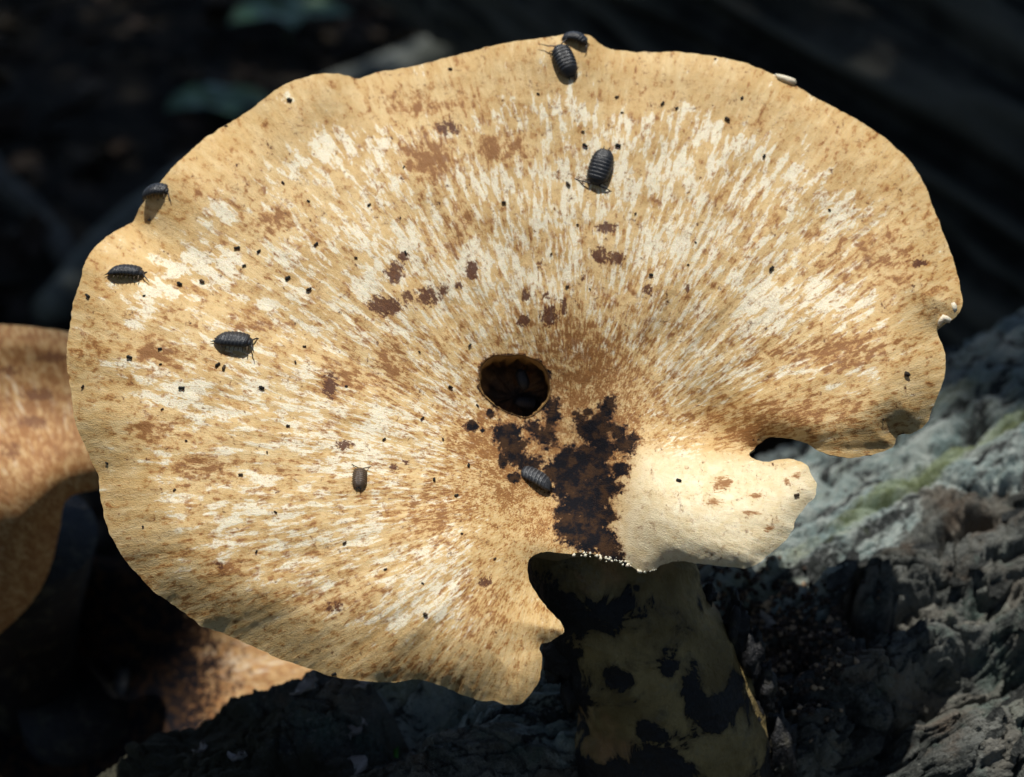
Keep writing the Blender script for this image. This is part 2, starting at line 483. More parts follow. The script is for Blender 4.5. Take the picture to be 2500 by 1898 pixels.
def log_relief(s, f):
    """height above the bare cylinder (m), lichen, cell, moss, algae"""
    t = f * LR
    P3 = np.stack([s, t, np.zeros_like(s)], -1)
    wx = fbm(P3 * 22, 3); wy = fbm(P3 * 22 + 40, 3)
    fb = np.interp(s, *map(np.array, zip(*sorted(zip(_lb[0], _lb[1])))))
    lich = sstep(0.10, -0.06, f - fb + 0.10 * fbm(P3 * 30 + 9, 3))
    lich = lich * sstep(-0.12, 0.12, s - 0.0)
    skew = t - 0.16 * s
    rid = fbm(np.stack([s * 6 + wx * 0.35, skew * 27 + wy * 0.55, np.full_like(s, 3.3)], -1), 2, 0.45)
    furrow = np.exp(-(rid / 0.075) ** 2)
    f1, f2, c1, c2, ox, oy = voronoi(s * 62 + wx * 1.1, skew * 125 + wy * 1.1)
    crack = sstep(0.0, 0.09, f2 - f1)
    g1, g2, d1, d2, px_, py_ = voronoi(s * 190 + wx * 3 + 7, skew * 230 + wy * 3)
    crack2 = sstep(0.0, 0.10, g2 - g1)
    k1, k2, e1, e2, qx_, qy_ = voronoi(s * 22 + wx * 1.5 + 3, skew * 62 + wy * 1.5)
    h = 0.010 * (np.abs(rid) * 1.5 - 0.35) - 0.010 * furrow
    h = h + (e1 - 0.5) * 0.0032 + qy_ * (e2 - 0.3) * 0.005 - (1 - sstep(0, 0.08, k2 - k1)) * 0.004
    h = h + (c1 - 0.5) * 0.0026 + oy * (c2 - 0.3) * 0.0032 + (crack - 1) * 0.0026
    h = h + (d1 - 0.5) * 0.0009 + (crack2 - 1) * 0.0011
    h = h + 0.0010 * fbm(np.stack([s * 110, t * 320, s * 0], -1), 4, 0.65) + 0.0022 * (0.35 - np.abs(fbm(np.stack([s * 24 + wx * .6, skew * 230 + wy * 1.5, s * 0 + 4], -1), 3, 0.55)))
    hs = 0.006 * fbm(np.stack([s * 18, skew * 75, s * 0 + 5], -1), 5, 0.6) + 0.0018 * fbm(np.stack([s * 90, skew * 300, s * 0 + 2], -1), 4, 0.6) - 0.006 * np.exp(-(perlin(np.stack([s * 14, skew * 60, s * 0 + 7], -1)) / 0.05) ** 2)
    h = h * (1 - 0.8 * lich) + hs * lich
    low = 0.006 * perlin(np.stack([s * 7, t * 9, s * 0 + 8], -1))
    h = h + low
    for (s0, f0, dp, ls, lt) in _dents:
        rr = ((s - s0 + 0.3 * (t - f0 * LR)) / ls) ** 2 + ((t - f0 * LR - 0.16 * (s - s0)) / lt) ** 2
        h = h - dp * np.exp(-np.minimum(rr, 40) ** 1.5 * 0.9) * (1 + 0.25 * wx)
    s1, f1_ = log_sp(np.array([2330., 2180.]), np.array([1130., 1230.]))
    alg = np.exp(-(((f - (fb - 0.08)) / 0.07) ** 2)) * sstep(s1.min() - 0.08, s1.min(), s)
    moss = sstep(0.12, -0.02, s) 
    return h, lich, c1, moss, alg

def log_point(s, f, lift=0.0):
    h = log_relief(np.atleast_1d(s).astype(float), np.atleast_1d(f).astype(float))[0] + lift
    r = (LR + h)[:, None]
    return L_ORG + np.atleast_1d(s)[:, None] * L_AX + r * (np.cos(np.atleast_1d(f))[:, None] * L_M + np.sin(np.atleast_1d(f))[:, None] * L_K)

sv = np.concatenate([np.linspace(-0.45, -0.06, 40, endpoint=False), np.linspace(-0.06, 0.56, 860, endpoint=False), np.linspace(0.56, 1.3, 70)])
fv = np.concatenate([np.linspace(-0.30, 1.45, 430, endpoint=False), np.linspace(1.45, 2 * np.pi - 0.30, 70, endpoint=False)])
S, F = np.meshgrid(sv, fv, indexing='ij')
Fr = np.where(F > np.pi, F - 2 * np.pi, F)
hh, lich, cell, moss, alg = log_relief(S.ravel(), Fr.ravel())
end = np.minimum(sstep(-0.45, -0.44, S.ravel()), 1)
rr = (LR + hh)[:, None]
LV = L_ORG + S.ravel()[:, None] * L_AX + rr * (np.cos(F.ravel())[:, None] * L_M + np.sin(F.ravel())[:, None] * L_K)
LF = grid_faces(len(sv), len(fv), True)
nvl = len(LV)
LV = np.vstack([LV, L_ORG + sv[0] * L_AX, L_ORG + sv[-1] * L_AX])
nf = len(fv)
capq = []
for j in range(nf):
    capq.append((nvl, j, (j + 1) % nf, (j + 1) % nf)); b = (len(sv) - 1) * nf
LFt = np.vstack([np.stack([LF[:, 0], LF[:, 1], LF[:, 2]], -1), np.stack([LF[:, 0], LF[:, 2], LF[:, 3]], -1),
                 np.array([(nvl, (j + 1) % nf, j) for j in range(nf)]), np.array([(nvl + 1, b + j, b + (j + 1) % nf) for j in range(nf)])])
ext = lambda a: np.concatenate([a, [0, 0]])
log_root = empty('fallen_log', tuple(L_ORG + 0.3 * L_AX - LR * np.array([0, 0, 1])))
tag(log_root, 'big rough grey fallen log with furrowed bark and pale lichen that the mushrooms grow from', 'log')
mesh_obj('trunk', LV, LFt, M_BARK, log_root, True, {'st': np.vstack([np.stack([S.ravel(), Fr.ravel() * LR - 0.16 * S.ravel(), 0 * S.ravel()], -1), np.zeros((2, 3))]), 'lichen': ext(lich), 'cell': ext(cell), 'moss': ext(moss), 'algae': ext(alg)})

# loose bark flakes, each its own piece
def log_frame(s, f):
    N = math.cos(f) * L_M + math.sin(f) * L_K
    T = np.cross(N, L_AX)
    return L_AX, T, N
flake_meshes = []
for k in range(14):
    n = 16
    th = np.linspace(0, 2 * np.pi, n, endpoint=False) + rng.normal(0, 0.08, n)
    rr_ = 1 + rng.normal(0, 0.13, n)
    x = np.cos(th) * rr_; y = np.sin(th) * rr_ * rng.uniform(0.28, 0.45)
    x = np.sign(x) * np.abs(x) ** 0.7
    z0 = 0.04 + rng.normal(0, 0.025, n)
    V = [(x[i], y[i], -0.35) for i in range(n)] + [(x[i] * 1.02, y[i] * 1.02, z0[i]) for i in range(n)]
    V += [(x[i] * 0.66 + rng.normal(0, .04), y[i] * 0.62, z0[i] + 0.06 + rng.normal(0, 0.04)) for i in range(n)] + [(rng.normal(0, .1), 0, 0.10)]
    Fc = [(i, (i + 1) % n, n + (i + 1) % n, n + i) for i in range(n)] + [(n + i, n + (i + 1) % n, 2 * n + (i + 1) % n, 2 * n + i) for i in range(n)]
    Fc += [(2 * n + i, 2 * n + (i + 1) % n, 3 * n) for i in range(n)]
    me = bpy.data.meshes.new('bark_flake'); me.from_pydata(V, [], Fc); me.materials.append(M_FLAKE)
    flake_meshes.append(me)
cnt = 0
while cnt < 60:
    px, py = rng.uniform(1780, 2560), rng.uniform(1150, 1960)
    if px < 2080 and py < 1620 and (px - 1850) ** 2 + (py - 1500) ** 2 < 230 ** 2: continue
    if py < 1400 - (px - 1960) * 0.5: continue
    if ((px - 2390) / 170) ** 2 + ((py - 1625) / 80) ** 2 < 1: continue
    s, f = log_sp(np.array([px]), np.array([py])); s, f = s[0], f[0]
    size = rng.choice([0.0045, 0.006, 0.009], p=[0.5, 0.35, 0.15]) * rng.uniform(0.8, 1.3)
    a, t_, n_ = log_frame(s, f)
    ang = 0.16 + rng.normal(0, 0.2)
    X = math.cos(ang) * a + math.sin(ang) * t_; Y = np.cross(n_, X)
    tilt = rng.normal(0, 0.16); X2 = nrm(X + tilt * n_); N2 = nrm(np.cross(X2, Y)); 
    o = bpy.data.objects.new('bark_flake', flake_meshes[int(rng.integers(14))]); COL.objects.link(o)
    P = log_point(s, f)[0]
    m = Matrix(((X2[0] * size, Y[0] * size, N2[0] * size * 0.4, P[0]), (X2[1] * size, Y[1] * size, N2[1] * size * 0.4, P[1]), (X2[2] * size, Y[2] * size, N2[2] * size * 0.4, P[2]), (0, 0, 0, 1)))
    o.parent = log_root
    o.matrix_parent_inverse = Matrix.Translation(log_root.location).inverted()
    o.matrix_basis = m
    cnt += 1

# crumbs of humus in the hollow
def chunks(centres, sizes, squash=0.7):
    base = np.array([(1, 0, 0), (-1, 0, 0), (0, 1, 0), (0, -1, 0), (0, 0, 1), (0, 0, -1)], float)
    tri = np.array([(0, 2, 4), (2, 1, 4), (1, 3, 4), (3, 0, 4), (2, 0, 5), (1, 2, 5), (3, 1, 5), (0, 3, 5)])
    n = len(centres)
    A = rng.normal(size=(n, 3, 3)); Q, _ = np.linalg.qr(A)
    sc_ = sizes[:, None] * rng.uniform(0.5, 1.2, (n, 3))
    V = (base[None] * sc_[:, None] * rng.uniform(0.7, 1.2, (n, 6, 1))) @ Q + centres[:, None]
    Fc = (tri[None] + 6 * np.arange(n)[:, None, None]).reshape(-1, 3)
    return V.reshape(-1, 3), Fc, np.repeat(rng.random(n) ** 1.4, 6)
n = 3400
cx = rng.normal(1840, 95, n); cy = rng.normal(1545, 85, n)
cx2 = rng.uniform(1700, 2050, 400); cy2 = rng.uniform(1400, 1750, 400)
cs, cf = log_sp(np.concatenate([cx, cx2]), np.concatenate([cy, cy2]))
PP = log_point(cs, cf, 0.0006)
V, Fc, tint = chunks(PP, rng.uniform(0.0006, 0.0019, len(PP)))
o = mesh_obj('humus_crumbs', V, Fc, M_HUMUS, None, False, {'tint': tint})
tag(o, 'dark crumbly humus filling a hollow of the log beside the stem', 'humus', kind='stuff')

# ------------------------------------------------------------------ mushroom caps
def catmull(pts, step):
    P = np.asarray(pts, float); n = len(P); out = []
    for i in range(n):
        p0, p1, p2, p3 = P[i - 1], P[i], P[(i + 1) % n], P[(i + 2) % n]
        m = max(1, int(round(np.linalg.norm(p2 - p1) / step)))
        for k in range(m):
            t = k / m
            out.append(0.5 * (2 * p1 + (p2 - p0) * t + (2 * p0 - 5 * p1 + 4 * p2 - p3) * t * t + (3 * p1 - p0 - 3 * p2 + p3) * t ** 3))
    return np.array(out)

def inside(x, y, poly):
    r = np.zeros(x.shape, bool)
    xj, yj = poly[-1]
    for xi, yi in poly:
        c = (yi > y) != (yj > y)
        if yi != yj: r ^= c & (x < (xj - xi) * (y - yi) / (yj - yi) + xi)
        xj, yj = xi, yi
    return r

def dist_poly(x, y, poly):
    d = np.full(x.shape, 1e9)
    a = poly; b = np.roll(poly, -1, 0)
    for (ax, ay), (bx, by) in zip(a, b):
        ex, ey = bx - ax, by - ay; L2 = ex * ex + ey * ey + 1e-9
        t = np.clip(((x - ax) * ex + (y - ay) * ey) / L2, 0, 1)
        d = np.minimum(d, (x - ax - t * ex) ** 2 + (y - ay - t * ey) ** 2)
    return np.sqrt(d)

class Cap:
    def __init__(s, outline, anchor, alpha, yaw, ctrl, rollw, rollh, centre, step, rough=2.0):
        s.raw = catmull(outline, step)
        n = len(s.raw)
        k = np.arange(n) / n
        nx = np.roll(s.raw, -1, 0) - np.roll(s.raw, 1, 0); nx = nx / (np.linalg.norm(nx, axis=1, keepdims=True) + 1e-9)
        wob = fbm(np.stack([s.raw[:, 0] / 22, s.raw[:, 1] / 22, 0 * k], -1), 3, 0.6) * rough
        s.out = s.raw + np.stack([nx[:, 1], -nx[:, 0]], -1) * wob[:, None]
        s.n = nrm(np.array([math.sin(yaw) * math.cos(alpha), -math.cos(yaw) * math.cos(alpha), math.sin(alpha)]))
        s.p0 = at(*anchor)
        c = np.array(ctrl, float); s.cp = c[:, :2]
        K = s.kern(s.cp, s.cp) + 1e-4 * np.eye(len(c))
        A = np.block([[K, np.ones((len(c), 1))], [np.ones((1, len(c))), np.zeros((1, 1))]])
        s.w = np.linalg.solve(A, np.append(c[:, 2], 0))
        s.rollw, s.rollh = rollw, rollh
        s.centre = centre; s.step = step
    @staticmethod
    def kern(a, b):
        d = np.linalg.norm(a[:, None] - b[None], axis=2) / 500
        return -np.sqrt(d * d + 0.04)
    def h(s, x, y, d=None):
        """metres above the mean plane of the cap"""
        q = np.stack([x, y], -1)
        h = s.kern(q, s.cp) @ s.w[:-1] + s.w[-1]
        if d is None: d = dist_poly(x, y, s.raw)
        ang = np.arctan2(y - s.centre[1], x - s.centre[0])
        w = s.rollw(x, y); r = s.rollh(x, y)
        h = h - r * np.clip(1 - d / w, 0, 1) ** 1.9
        rr = np.hypot(x - s.centre[0], y - s.centre[1])
        z = np.zeros_like(x)
        h = h + 1.0 * fbm(np.stack([x / 260, y / 230, z], -1), 2)
        amp = sstep(150, 500, rr)
        h = h + 0.55 * amp * perlin(np.stack([np.cos(ang) * 9, np.sin(ang) * 9, rr / 600], -1))
        h = h + 0.16 * amp * perlin(np.stack([np.cos(ang) * 40, np.sin(ang) * 40, rr / 160], -1))
        h = h + 0.09 * fbm(np.stack([x / 16, y / 16, z], -1), 2)
        return h / 1000
    def P(s, x, y, d=None, extra=0.0):
        x = np.asarray(x, float); y = np.asarray(y, float)
        dd = rays(x, y)
        t = (s.n @ (s.p0 - CAM) + s.h(x, y, d) + extra) / (dd @ s.n)
        return CAM + t[..., None] * dd
    def frame(s, x, y, e=9.0):
        p = s.P(np.array([x, x + e, x - e, x, x]), np.array([y, y, y, y + e, y - e]))
        ex, ey = p[1] - p[2], p[3] - p[4]
        N = nrm(np.cross(ey, ex))
        if N @ (CAM - p[0]) < 0: N = -N
        return p[0], N, nrm(ex), -nrm(ey)
    def build(s, parent, mat, names, thick, hole=None, masks=None):
        st = s.step
        lo = s.out.min(0); hi = s.out.max(0)
        gx, gy = np.meshgrid(np.arange(lo[0], hi[0], st), np.arange(lo[1], hi[1], st * 0.87), indexing='ij')
        gx = gx + (np.arange(gx.shape[1]) % 2) * st * 0.5
        x = (gx + rng.uniform(-.15, .15, gx.shape) * st).ravel(); y = (gy + rng.uniform(-.15, .15, gy.shape) * st).ravel()
        k = inside(x, y, s.out); x, y = x[k], y[k]
        d = dist_poly(x, y, s.out); k = d > st * 0.6; x, y = x[k], y[k]
        nb = len(s.out); pts = s.out; ed = [(i, (i + 1) % nb) for i in range(nb)]
        hpoly = None
        if hole is not None:
            hpoly = hole; dh = dist_poly(x, y, hole); k = dh > st * 0.6; x, y = x[k], y[k]
            ed += [(nb + i, nb + (i + 1) % len(hole)) for i in range(len(hole))]
            pts = np.vstack([pts, hole])
        pts = np.vstack([pts, np.stack([x, y], -1)])
        res = delaunay_2d_cdt([Vector(p) for p in pts.tolist()], ed, [], 0, 1e-6)
        v2 = np.array([tuple(v) for v in res[0]]); tri = np.array(res[2])
        cen = v2[tri].mean(1)
        tri = tri[inside(cen[:, 0], cen[:, 1], s.out)]
        X, Y = v2[:, 0], v2[:, 1]
        d = dist_poly(X, Y, s.out)
        V = s.P(X, Y, dist_poly(X, Y, s.raw))
        # orientation: towards the camera
        a = V[tri[:, 0]]; nn = np.cross(V[tri[:, 1]] - a, V[tri[:, 2]] - a)
        flip = (nn * (CAM - a)).sum(1) < 0
        tri[flip] = tri[flip][:, ::-1]
        N = np.zeros_like(V)
        fn = np.cross(V[tri[:, 1]] - V[tri[:, 0]], V[tri[:, 2]] - V[tri[:, 0]])
        for c in range(3): np.add.at(N, tri[:, c], fn)
        N = nrm(N)
        rr = np.hypot(X - s.centre[0], Y - s.centre[1]); ang = np.arctan2(Y - s.centre[1], X - s.centre[0])
        gf = rr / np.sqrt(rr ** 2 + 200.0 ** 2)          # fibres fan out, blotches near the centre
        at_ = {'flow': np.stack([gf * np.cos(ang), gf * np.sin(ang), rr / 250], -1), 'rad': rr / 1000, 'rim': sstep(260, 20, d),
               'px': np.stack([X / 250, Y / 250, np.zeros_like(X)], -1)}
        for kname in ('white', 'brown', 'dark', 'black', 'smooth'):
            at_[kname] = masks[kname](X, Y) if masks and kname in masks else np.zeros(len(X))
        top = tri
        if hole is not None:
            c = v2[tri].mean(1); top = tri[~inside(c[:, 0], c[:, 1], hole)]
        o = mesh_obj(names[0], V, top, mat, parent, True, at_)
        # underside, joined to the rim
        th = thick(X, Y, d)[:, None]
        back = nrm(0.75 * N + 0.25 * s.n)
        U = V - back * th - 0.0002 * N
        e = np.vstack([tri[:, [0, 1]], tri[:, [1, 2]], tri[:, [2, 0]]])
        key = np.sort(e, 1); _, idx, ct = np.unique(key, axis=0, return_index=True, return_counts=True)
        be = e[idx[ct == 1]]; m = len(V)
        F3 = [tri[:, ::-1]]
        bv = np.unique(be); remap = -np.ones(m, int); remap[bv] = m + np.arange(len(bv))
        a_, b_ = be[:, 0], be[:, 1]
        F3.append(np.stack([b_, remap[b_], remap[a_]], -1)[:, ::-1] * 1)
        F3.append(np.stack([b_, remap[a_], a_], -1)[:, ::-1] * 1)
        u = mesh_obj(names[1], np.vstack([U, V[bv]]), np.vstack(F3), M_PORE, parent, True)
        return o, u

def blobs(lst, soft=1.0):
    """sum of soft ellipses: x, y, rx, ry, (strength)"""
    def f(X, Y):
        o = np.zeros(len(X))
        for b in lst:
            x, y, rx, ry = b[:4]; a = b[4] if len(b) > 4 else 1.0
            r = ((X - x) / rx) ** 2 + ((Y - y) / ry) ** 2
            o = np.maximum(o, a * np.exp(-0.7 * np.minimum(r, 30) ** soft))
        return o
    return f

OUT = [(324,544),(331,531),(342,506),(360,480),(386,451),(407,426),(433,397),(462,372),(498,339),(527,321),(556,303),(585,285),(614,267),(635,249),(671,220),(715,198),(751,186),(787,180),(823,181),(849,187),(872,192),
 (893,187),(922,177),(977,168),(1031,157),(1081,144),(1132,131),(1176,119),(1212,110),(1255,102),(1302,95),(1338,91),(1374,86),(1429,84),(1447,92),(1465,108),(1487,119),(1537,126),(1592,128),(1650,127),(1708,133),(1765,141),(1811,151),(1850,165),
 (1896,186),(1942,209),(1996,242),(2053,271),(2103,300),(2146,327),(2188,361),(2219,392),(2246,430),(2265,469),(2280,511),(2299,557),(2315,600),(2330,642),(2344,700),(2349,735),(2346,758),(2334,773),(2319,784),(2299,798),(2291,806),(2290,819),
 (2299,838),(2307,865),(2309,896),(2303,931),(2288,969),(2276,1000),(2265,1027),(2249,1046),(2226,1059),(2192,1063),(2180,1092),(2134,1109),(2084,1118),(2034,1113),(1996,1100),(1977,1088),(1954,1078),(1927,1072),(1896,1068),(1873,1071),(1850,1088),(1829,1107),
 (1842,1121),(1869,1128),(1896,1123),(1927,1121),(1954,1127),(1973,1140),(1978,1155),(1992,1178),(1990,1211),(1973,1230),(1954,1255),(1941,1272),(1936,1293),(1920,1316),(1897,1339),(1866,1363),(1839,1382),(1819,1387),(1780,1385),(1738,1380),(1695,1375),(1660,1371),(1625,1376),(1598,1390),(1570,1398),
 (1545,1385),(1524,1372),(1489,1367),(1462,1357),(1423,1349),(1395,1352),(1364,1350),(1333,1348),(1310,1353),(1292,1368),(1289,1398),(1294,1421),(1306,1444),(1325,1472),(1349,1499),(1368,1518),(1376,1536),(1372,1549),(1357,1557),(1341,1569),(1322,1571),(1317,1582),(1324,1608),(1322,1635),(1316,1662),(1302,1685),(1283,1709),(1267,1720),(1232,1721),(1205,1711),(1178,1713),(1151,1705),(1123,1695),
 (1079,1675),(1024,1660),(990,1662),(948,1666),(889,1662),(810,1652),(768,1637),(704,1616),(671,1604),(620,1580),(578,1561),(536,1543),(494,1530),(469,1511),(423,1477),(377,1446),(343,1410),(305,1368),(280,1326),(263,1292),(250,1242),(244,1205),(241,1164),(227,1135),(212,1099),(194,1059),(183,1023),(176,980),(171,936),(163,889),(162,860),(167,817),(174,774),(180,734),(189,705),(199,676),(202,654),(209,638),(223,614),(248,589),(281,564),(306,552)]
CTRL = [(1430,1150,-29),(1440,1260,-25),(1400,1345,-19),(1330,1340,-17),(1500,1360,-18),(1260,940,-21),(1200,1150,-16),(1330,800,-14),(1500,900,-17),(1600,1030,-19),(1700,1090,-18),(1820,1100,-11),
 (1560,1180,-12),(1650,1200,-3),(1800,1200,0),(1960,1200,-2),(1700,1300,1),(1600,1320,-6),(1780,1370,3),(1900,1300,2),(1570,1390,-12),
 (1870,950,-6),(2000,1000,0),(2150,1050,0),(2235,1010,0),(2200,850,1),(2100,950,2),(1850,1050,-9),(2320,700,1),(2100,600,0),(1900,750,-3),(1700,700,-5),(1450,600,-5),(2200,400,2),(1900,250,4),(1650,140,5),(1400,95,9),(1500,125,5),(1150,130,4),(880,200,0),(780,190,6),(550,310,3),(330,545,-2),(380,470,4),(250,600,3),(170,850,1),
 (1400,350,2),(1000,400,1),(700,600,1),(1050,750,-6),(800,950,-2),(500,900,2),(350,1150,-2),(250,1200,-3),(450,1400,-2),(650,1550,-5),(700,1250,1),(950,1350,-1),(1000,1150,-6),(1100,1350,-3),(1280,1400,-13),(1200,1450,-7),(1350,1530,-10),(1100,1600,-5),(1230,1700,-10),(900,1640,-6)]
def rollw(x, y):
    side = sstep(1000, 250, x) * 130 + sstep(1250, 1600, y) * sstep(1400, 1250, x) * 70 + sstep(1950, 2300, x) * 110
    inner = np.exp(-(((x - 1450) / 180) ** 2 + ((y - 1350) / 120) ** 2)) 
    return np.maximum(62 + side - 25 * inner, 30)
def rollh(x, y):
    r = 3.0 + sstep(900, 250, x) * 7.5 + sstep(1200, 1600, y) * 2.0 * sstep(1500, 1400, x) + sstep(2000, 2300, x) * 6.0 - sstep(400, 150, y) * 1.0
    r = r + 1.5 * sstep(950, 1050, y) * sstep(1700, 1900, x) * sstep(1120, 1090, y)
    return r - 2 * np.exp(-(((x - 1450) / 180) ** 2 + ((y - 1350) / 100) ** 2))
CENTRE = (1400, 1180)
cap = Cap(OUT, (1250, 949, D0), R(49), 0.0, CTRL, rollw, rollh, CENTRE, 5.5)

Z5 = lambda pts: [(900 + .3617 * a, 700 + .3617 * b) for a, b in pts]
ZB = lambda pts: [(1100 + .3888 * a, 1250 + .3888 * b) for a, b in pts]
BLACKP = [Z5([(860,980),(960,935),(1010,960),(1000,1000),(1055,1040),(1030,1110),(1060,1160),(1150,1190),(1120,1230),(1000,1190),(940,1130),(930,1080),(860,1030)]),
 Z5([(1200,760),(1260,780),(1272,900),(1240,960),(1245,1060),(1210,1080),(1140,1010),(1075,915),(1110,930),(1160,980),(1215,930),(1205,820)]),
 Z5([(1420,880),(1500,910),(1560,860),(1610,780),(1645,765),(1640,820),(1620,870),(1640,940),(1610,1000),(1640,1060),(1630,1140),(1570,1130),(1500,1060),(1430,1010)]),
 Z5([(1660,980),(1720,960),(1740,1010),(1795,1030),(1765,1110),(1720,1120),(1655,1070)]),
 Z5([(1350,1095),(1420,1110),(1500,1070),(1570,1120),(1630,1140),(1600,1190),(1650,1215),(1620,1260),(1640,1300),(1630,1345),(1690,1358),(1640,1410),(1600,1470),(1645,1550),(1600,1600),(1620,1700),(1310,1700),(1290,1600),(1335,1560),(1350,1520),(1300,1470),(1330,1420),(1255,1385),(1270,1330),(1215,1290),(1190,1225),(1260,1190),(1300,1130)]),
 ZB([(690,-40),(680,140),(750,190),(900,240),(1000,290),(1070,305),(1050,230),(990,110),(1000,-40)])]
BLACKB = [(Z5([(700,940)])[0] + (13, 13)), (Z5([(820,855)])[0] + (9, 9)), (Z5([(770,970)])[0] + (5, 5)), (Z5([(905,1185)])[0] + (11, 17)), (Z5([(985,1290)])[0] + (19, 14)),
          (Z5([(1480,845)])[0] + (12, 9)), (Z5([(1385,857)])[0] + (6, 5)), (Z5([(1700,1240)])[0] + (22, 17)), (Z5([(1450,1080)])[0] + (10, 8))]
HOLE = catmull([(1172,912),(1176,895),(1192,878),(1214,869),(1240,871),(1268,868),(1295,876),(1316,885),(1331,902),(1339,925),(1343,950),(1338,972),(1325,990),(1306,1008),(1283,1018),(1258,1012),(1230,1001),(1205,986),(1186,968),(1173,950),(1171,930)], 5)
def m_black(X, Y):
    o = np.zeros(len(X))
    for p in BLACKP:
        p = np.array(p); d = dist_poly(X, Y, p); sgn = np.where(inside(X, Y, p), 1, -1)
        o = np.maximum(o, 0.92 * sstep(-34, 18, sgn * d))
    dh = dist_poly(X, Y, HOLE)
    o = np.maximum(o, 0.62 * np.exp(-(dh / 9) ** 2))
    return np.maximum(o, blobs(BLACKB, 1.4)(X, Y) * 1.0)
K = 1.1302
m_dark = blobs([(x * K, y * K, rx * 1.25, ry * 1.25, a) for x, y, rx, ry, a in [(852,588,15,24,1),(835,662,34,17,1),(812,650,14,12,.9),(872,556,12,10,.9),(1308,493,20,11,1),(1295,552,14,18,1.1),(1332,560,16,13,1),(1186,685,17,19,1),(1130,692,13,12,1.1),(1218,662,7,16,1),
  (1020,585,11,20,1),(925,640,28,20,.85),(958,628,10,14,.8),(990,618,8,10,.9),(967,276,26,16,.8),(712,830,16,28,.9),(1135,638,9,12,1),(722,1312,20,14,.8),(1985,568,16,9,.8),(1048,1258,14,12,.8),(742,962,20,8,.9),(850,1010,10,8,.8),(1400,630,8,14,.8),(1485,625,5,10,.9),
  (1165,575,5,12,.8),(880,640,14,12,.8),(475,1220,10,8,.7),(1258,600,4,9,.8),(1010,925,15,10,.7),(880,1000,10,8,.7),(1180,640,10,8,.7)]], 1.3)
m_brown = blobs([(x * K, y * K, rx * K, ry * K, a) for x, y, rx, ry, a in [(930,330,55,55,1),(1080,325,55,25,.9),(985,500,35,45,.8),(590,480,45,22,.8),(480,420,60,25,.5),(345,765,50,28,.9),(330,930,50,30,.8),(440,1010,45,28,.9),(840,800,35,45,.8),(740,830,45,60,.6),
  (1280,810,100,90,.72),(1240,740,80,50,.6),(1310,930,60,90,.65),(1180,930,60,50,.55),(1820,755,130,38,.8),(1700,905,130,40,.85),(1620,940,60,28,1),(1880,560,110,70,.5),(1600,500,60,60,.4),(560,700,50,20,.6),(900,220,110,30,.55),(620,1000,50,30,.3),(200,760,50,80,.45),(480,1230,80,30,.5),
  (700,1290,90,40,.5),(950,1110,80,60,.45),(1060,950,80,60,.6),(1100,1050,70,60,.6),(1150,1130,60,40,.5),(300,1250,80,60,.45),(460,1300,100,50,.4),(900,1450,120,40,.4),(1040,1310,40,60,.4),(1950,520,80,80,.45),(2000,640,80,60,.4),(1820,900,90,50,.6),(1700,1040,10,8,2.1),
  (1560,1045,28,18,2.1),(1630,1072,20,10,2.1),(1660,1143,18,10,2.1),(1545,1085,30,9,2.1),(1620,1110,30,8,2.1),(1720,1030,12,8,2.1)]])
m_white = blobs([(x * K, y * K, rx * K, ry * K, a) for x, y, rx, ry, a in [(420,570,60,26,.9),(960,295,30,10,1),(680,330,60,40,.55),(620,215,18,14,1),(1540,135,16,12,1.1),(1480,360,60,60,.5),(1560,520,130,80,.45),(1700,660,130,40,.7),(1240,440,200,70,.3),(1100,600,150,60,.4),
  (870,520,100,70,.4),(780,920,120,60,.45),(640,880,120,40,.5),(1570,1090,170,75,.95),(1640,1130,110,80,.9),(1480,1130,90,60,.6),(1560,1180,120,30,.6),(930,1220,80,60,.5),(460,1105,22,8,1),(340,560,50,22,.6),(380,860,80,30,.4),(1440,770,140,60,.3),(1290,920,40,30,.4),(900,1290,60,60,.5)]])
m_smooth = lambda X, Y: sstep(1480, 1580, X + 0.25 * (Y - 1200)) * sstep(1090, 1150, Y - 0.12 * (X - 1800))
def thick(X, Y, d):
    r = np.hypot(X - 1370, Y - 1080)
    return 0.0006 + 0.0065 * sstep(0, 160, d) + 0.013 * sstep(420, 150, r) * sstep(0, 60, d)
stem_base = at(1660, 2080, 0.53)
shroom = empty('large_bracket_mushroom', tuple(stem_base))
tag(shroom, 'large cream and brown streaked bracket mushroom with a black-stained hollow centre, covered in woodlice', 'mushroom')
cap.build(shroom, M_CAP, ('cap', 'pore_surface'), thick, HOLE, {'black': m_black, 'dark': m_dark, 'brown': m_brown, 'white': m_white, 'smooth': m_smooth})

# rotted hollow
hc = HOLE.mean(0); rings = []
nh = len(HOLE)
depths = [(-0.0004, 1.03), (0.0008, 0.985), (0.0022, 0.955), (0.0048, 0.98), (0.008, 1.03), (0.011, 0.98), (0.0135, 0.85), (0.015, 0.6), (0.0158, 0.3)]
rim3 = cap.P(HOLE[:, 0], HOLE[:, 1]); cen3 = rim3.mean(0)
_, HN, _, _ = cap.frame(1290, 860)
HN = nrm(0.55 * cap.n + 0.45 * nrm(CAM - cen3))
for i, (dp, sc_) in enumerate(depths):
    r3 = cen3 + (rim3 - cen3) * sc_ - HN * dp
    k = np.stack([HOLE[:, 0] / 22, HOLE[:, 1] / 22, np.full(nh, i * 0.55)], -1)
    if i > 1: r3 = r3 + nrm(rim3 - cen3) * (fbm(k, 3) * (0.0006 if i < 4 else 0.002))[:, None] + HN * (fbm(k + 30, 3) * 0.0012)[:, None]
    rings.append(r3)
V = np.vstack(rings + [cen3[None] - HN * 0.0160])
Fq = [tuple(int(z) for z in f[::-1]) for f in grid_faces(len(depths), nh, True)]
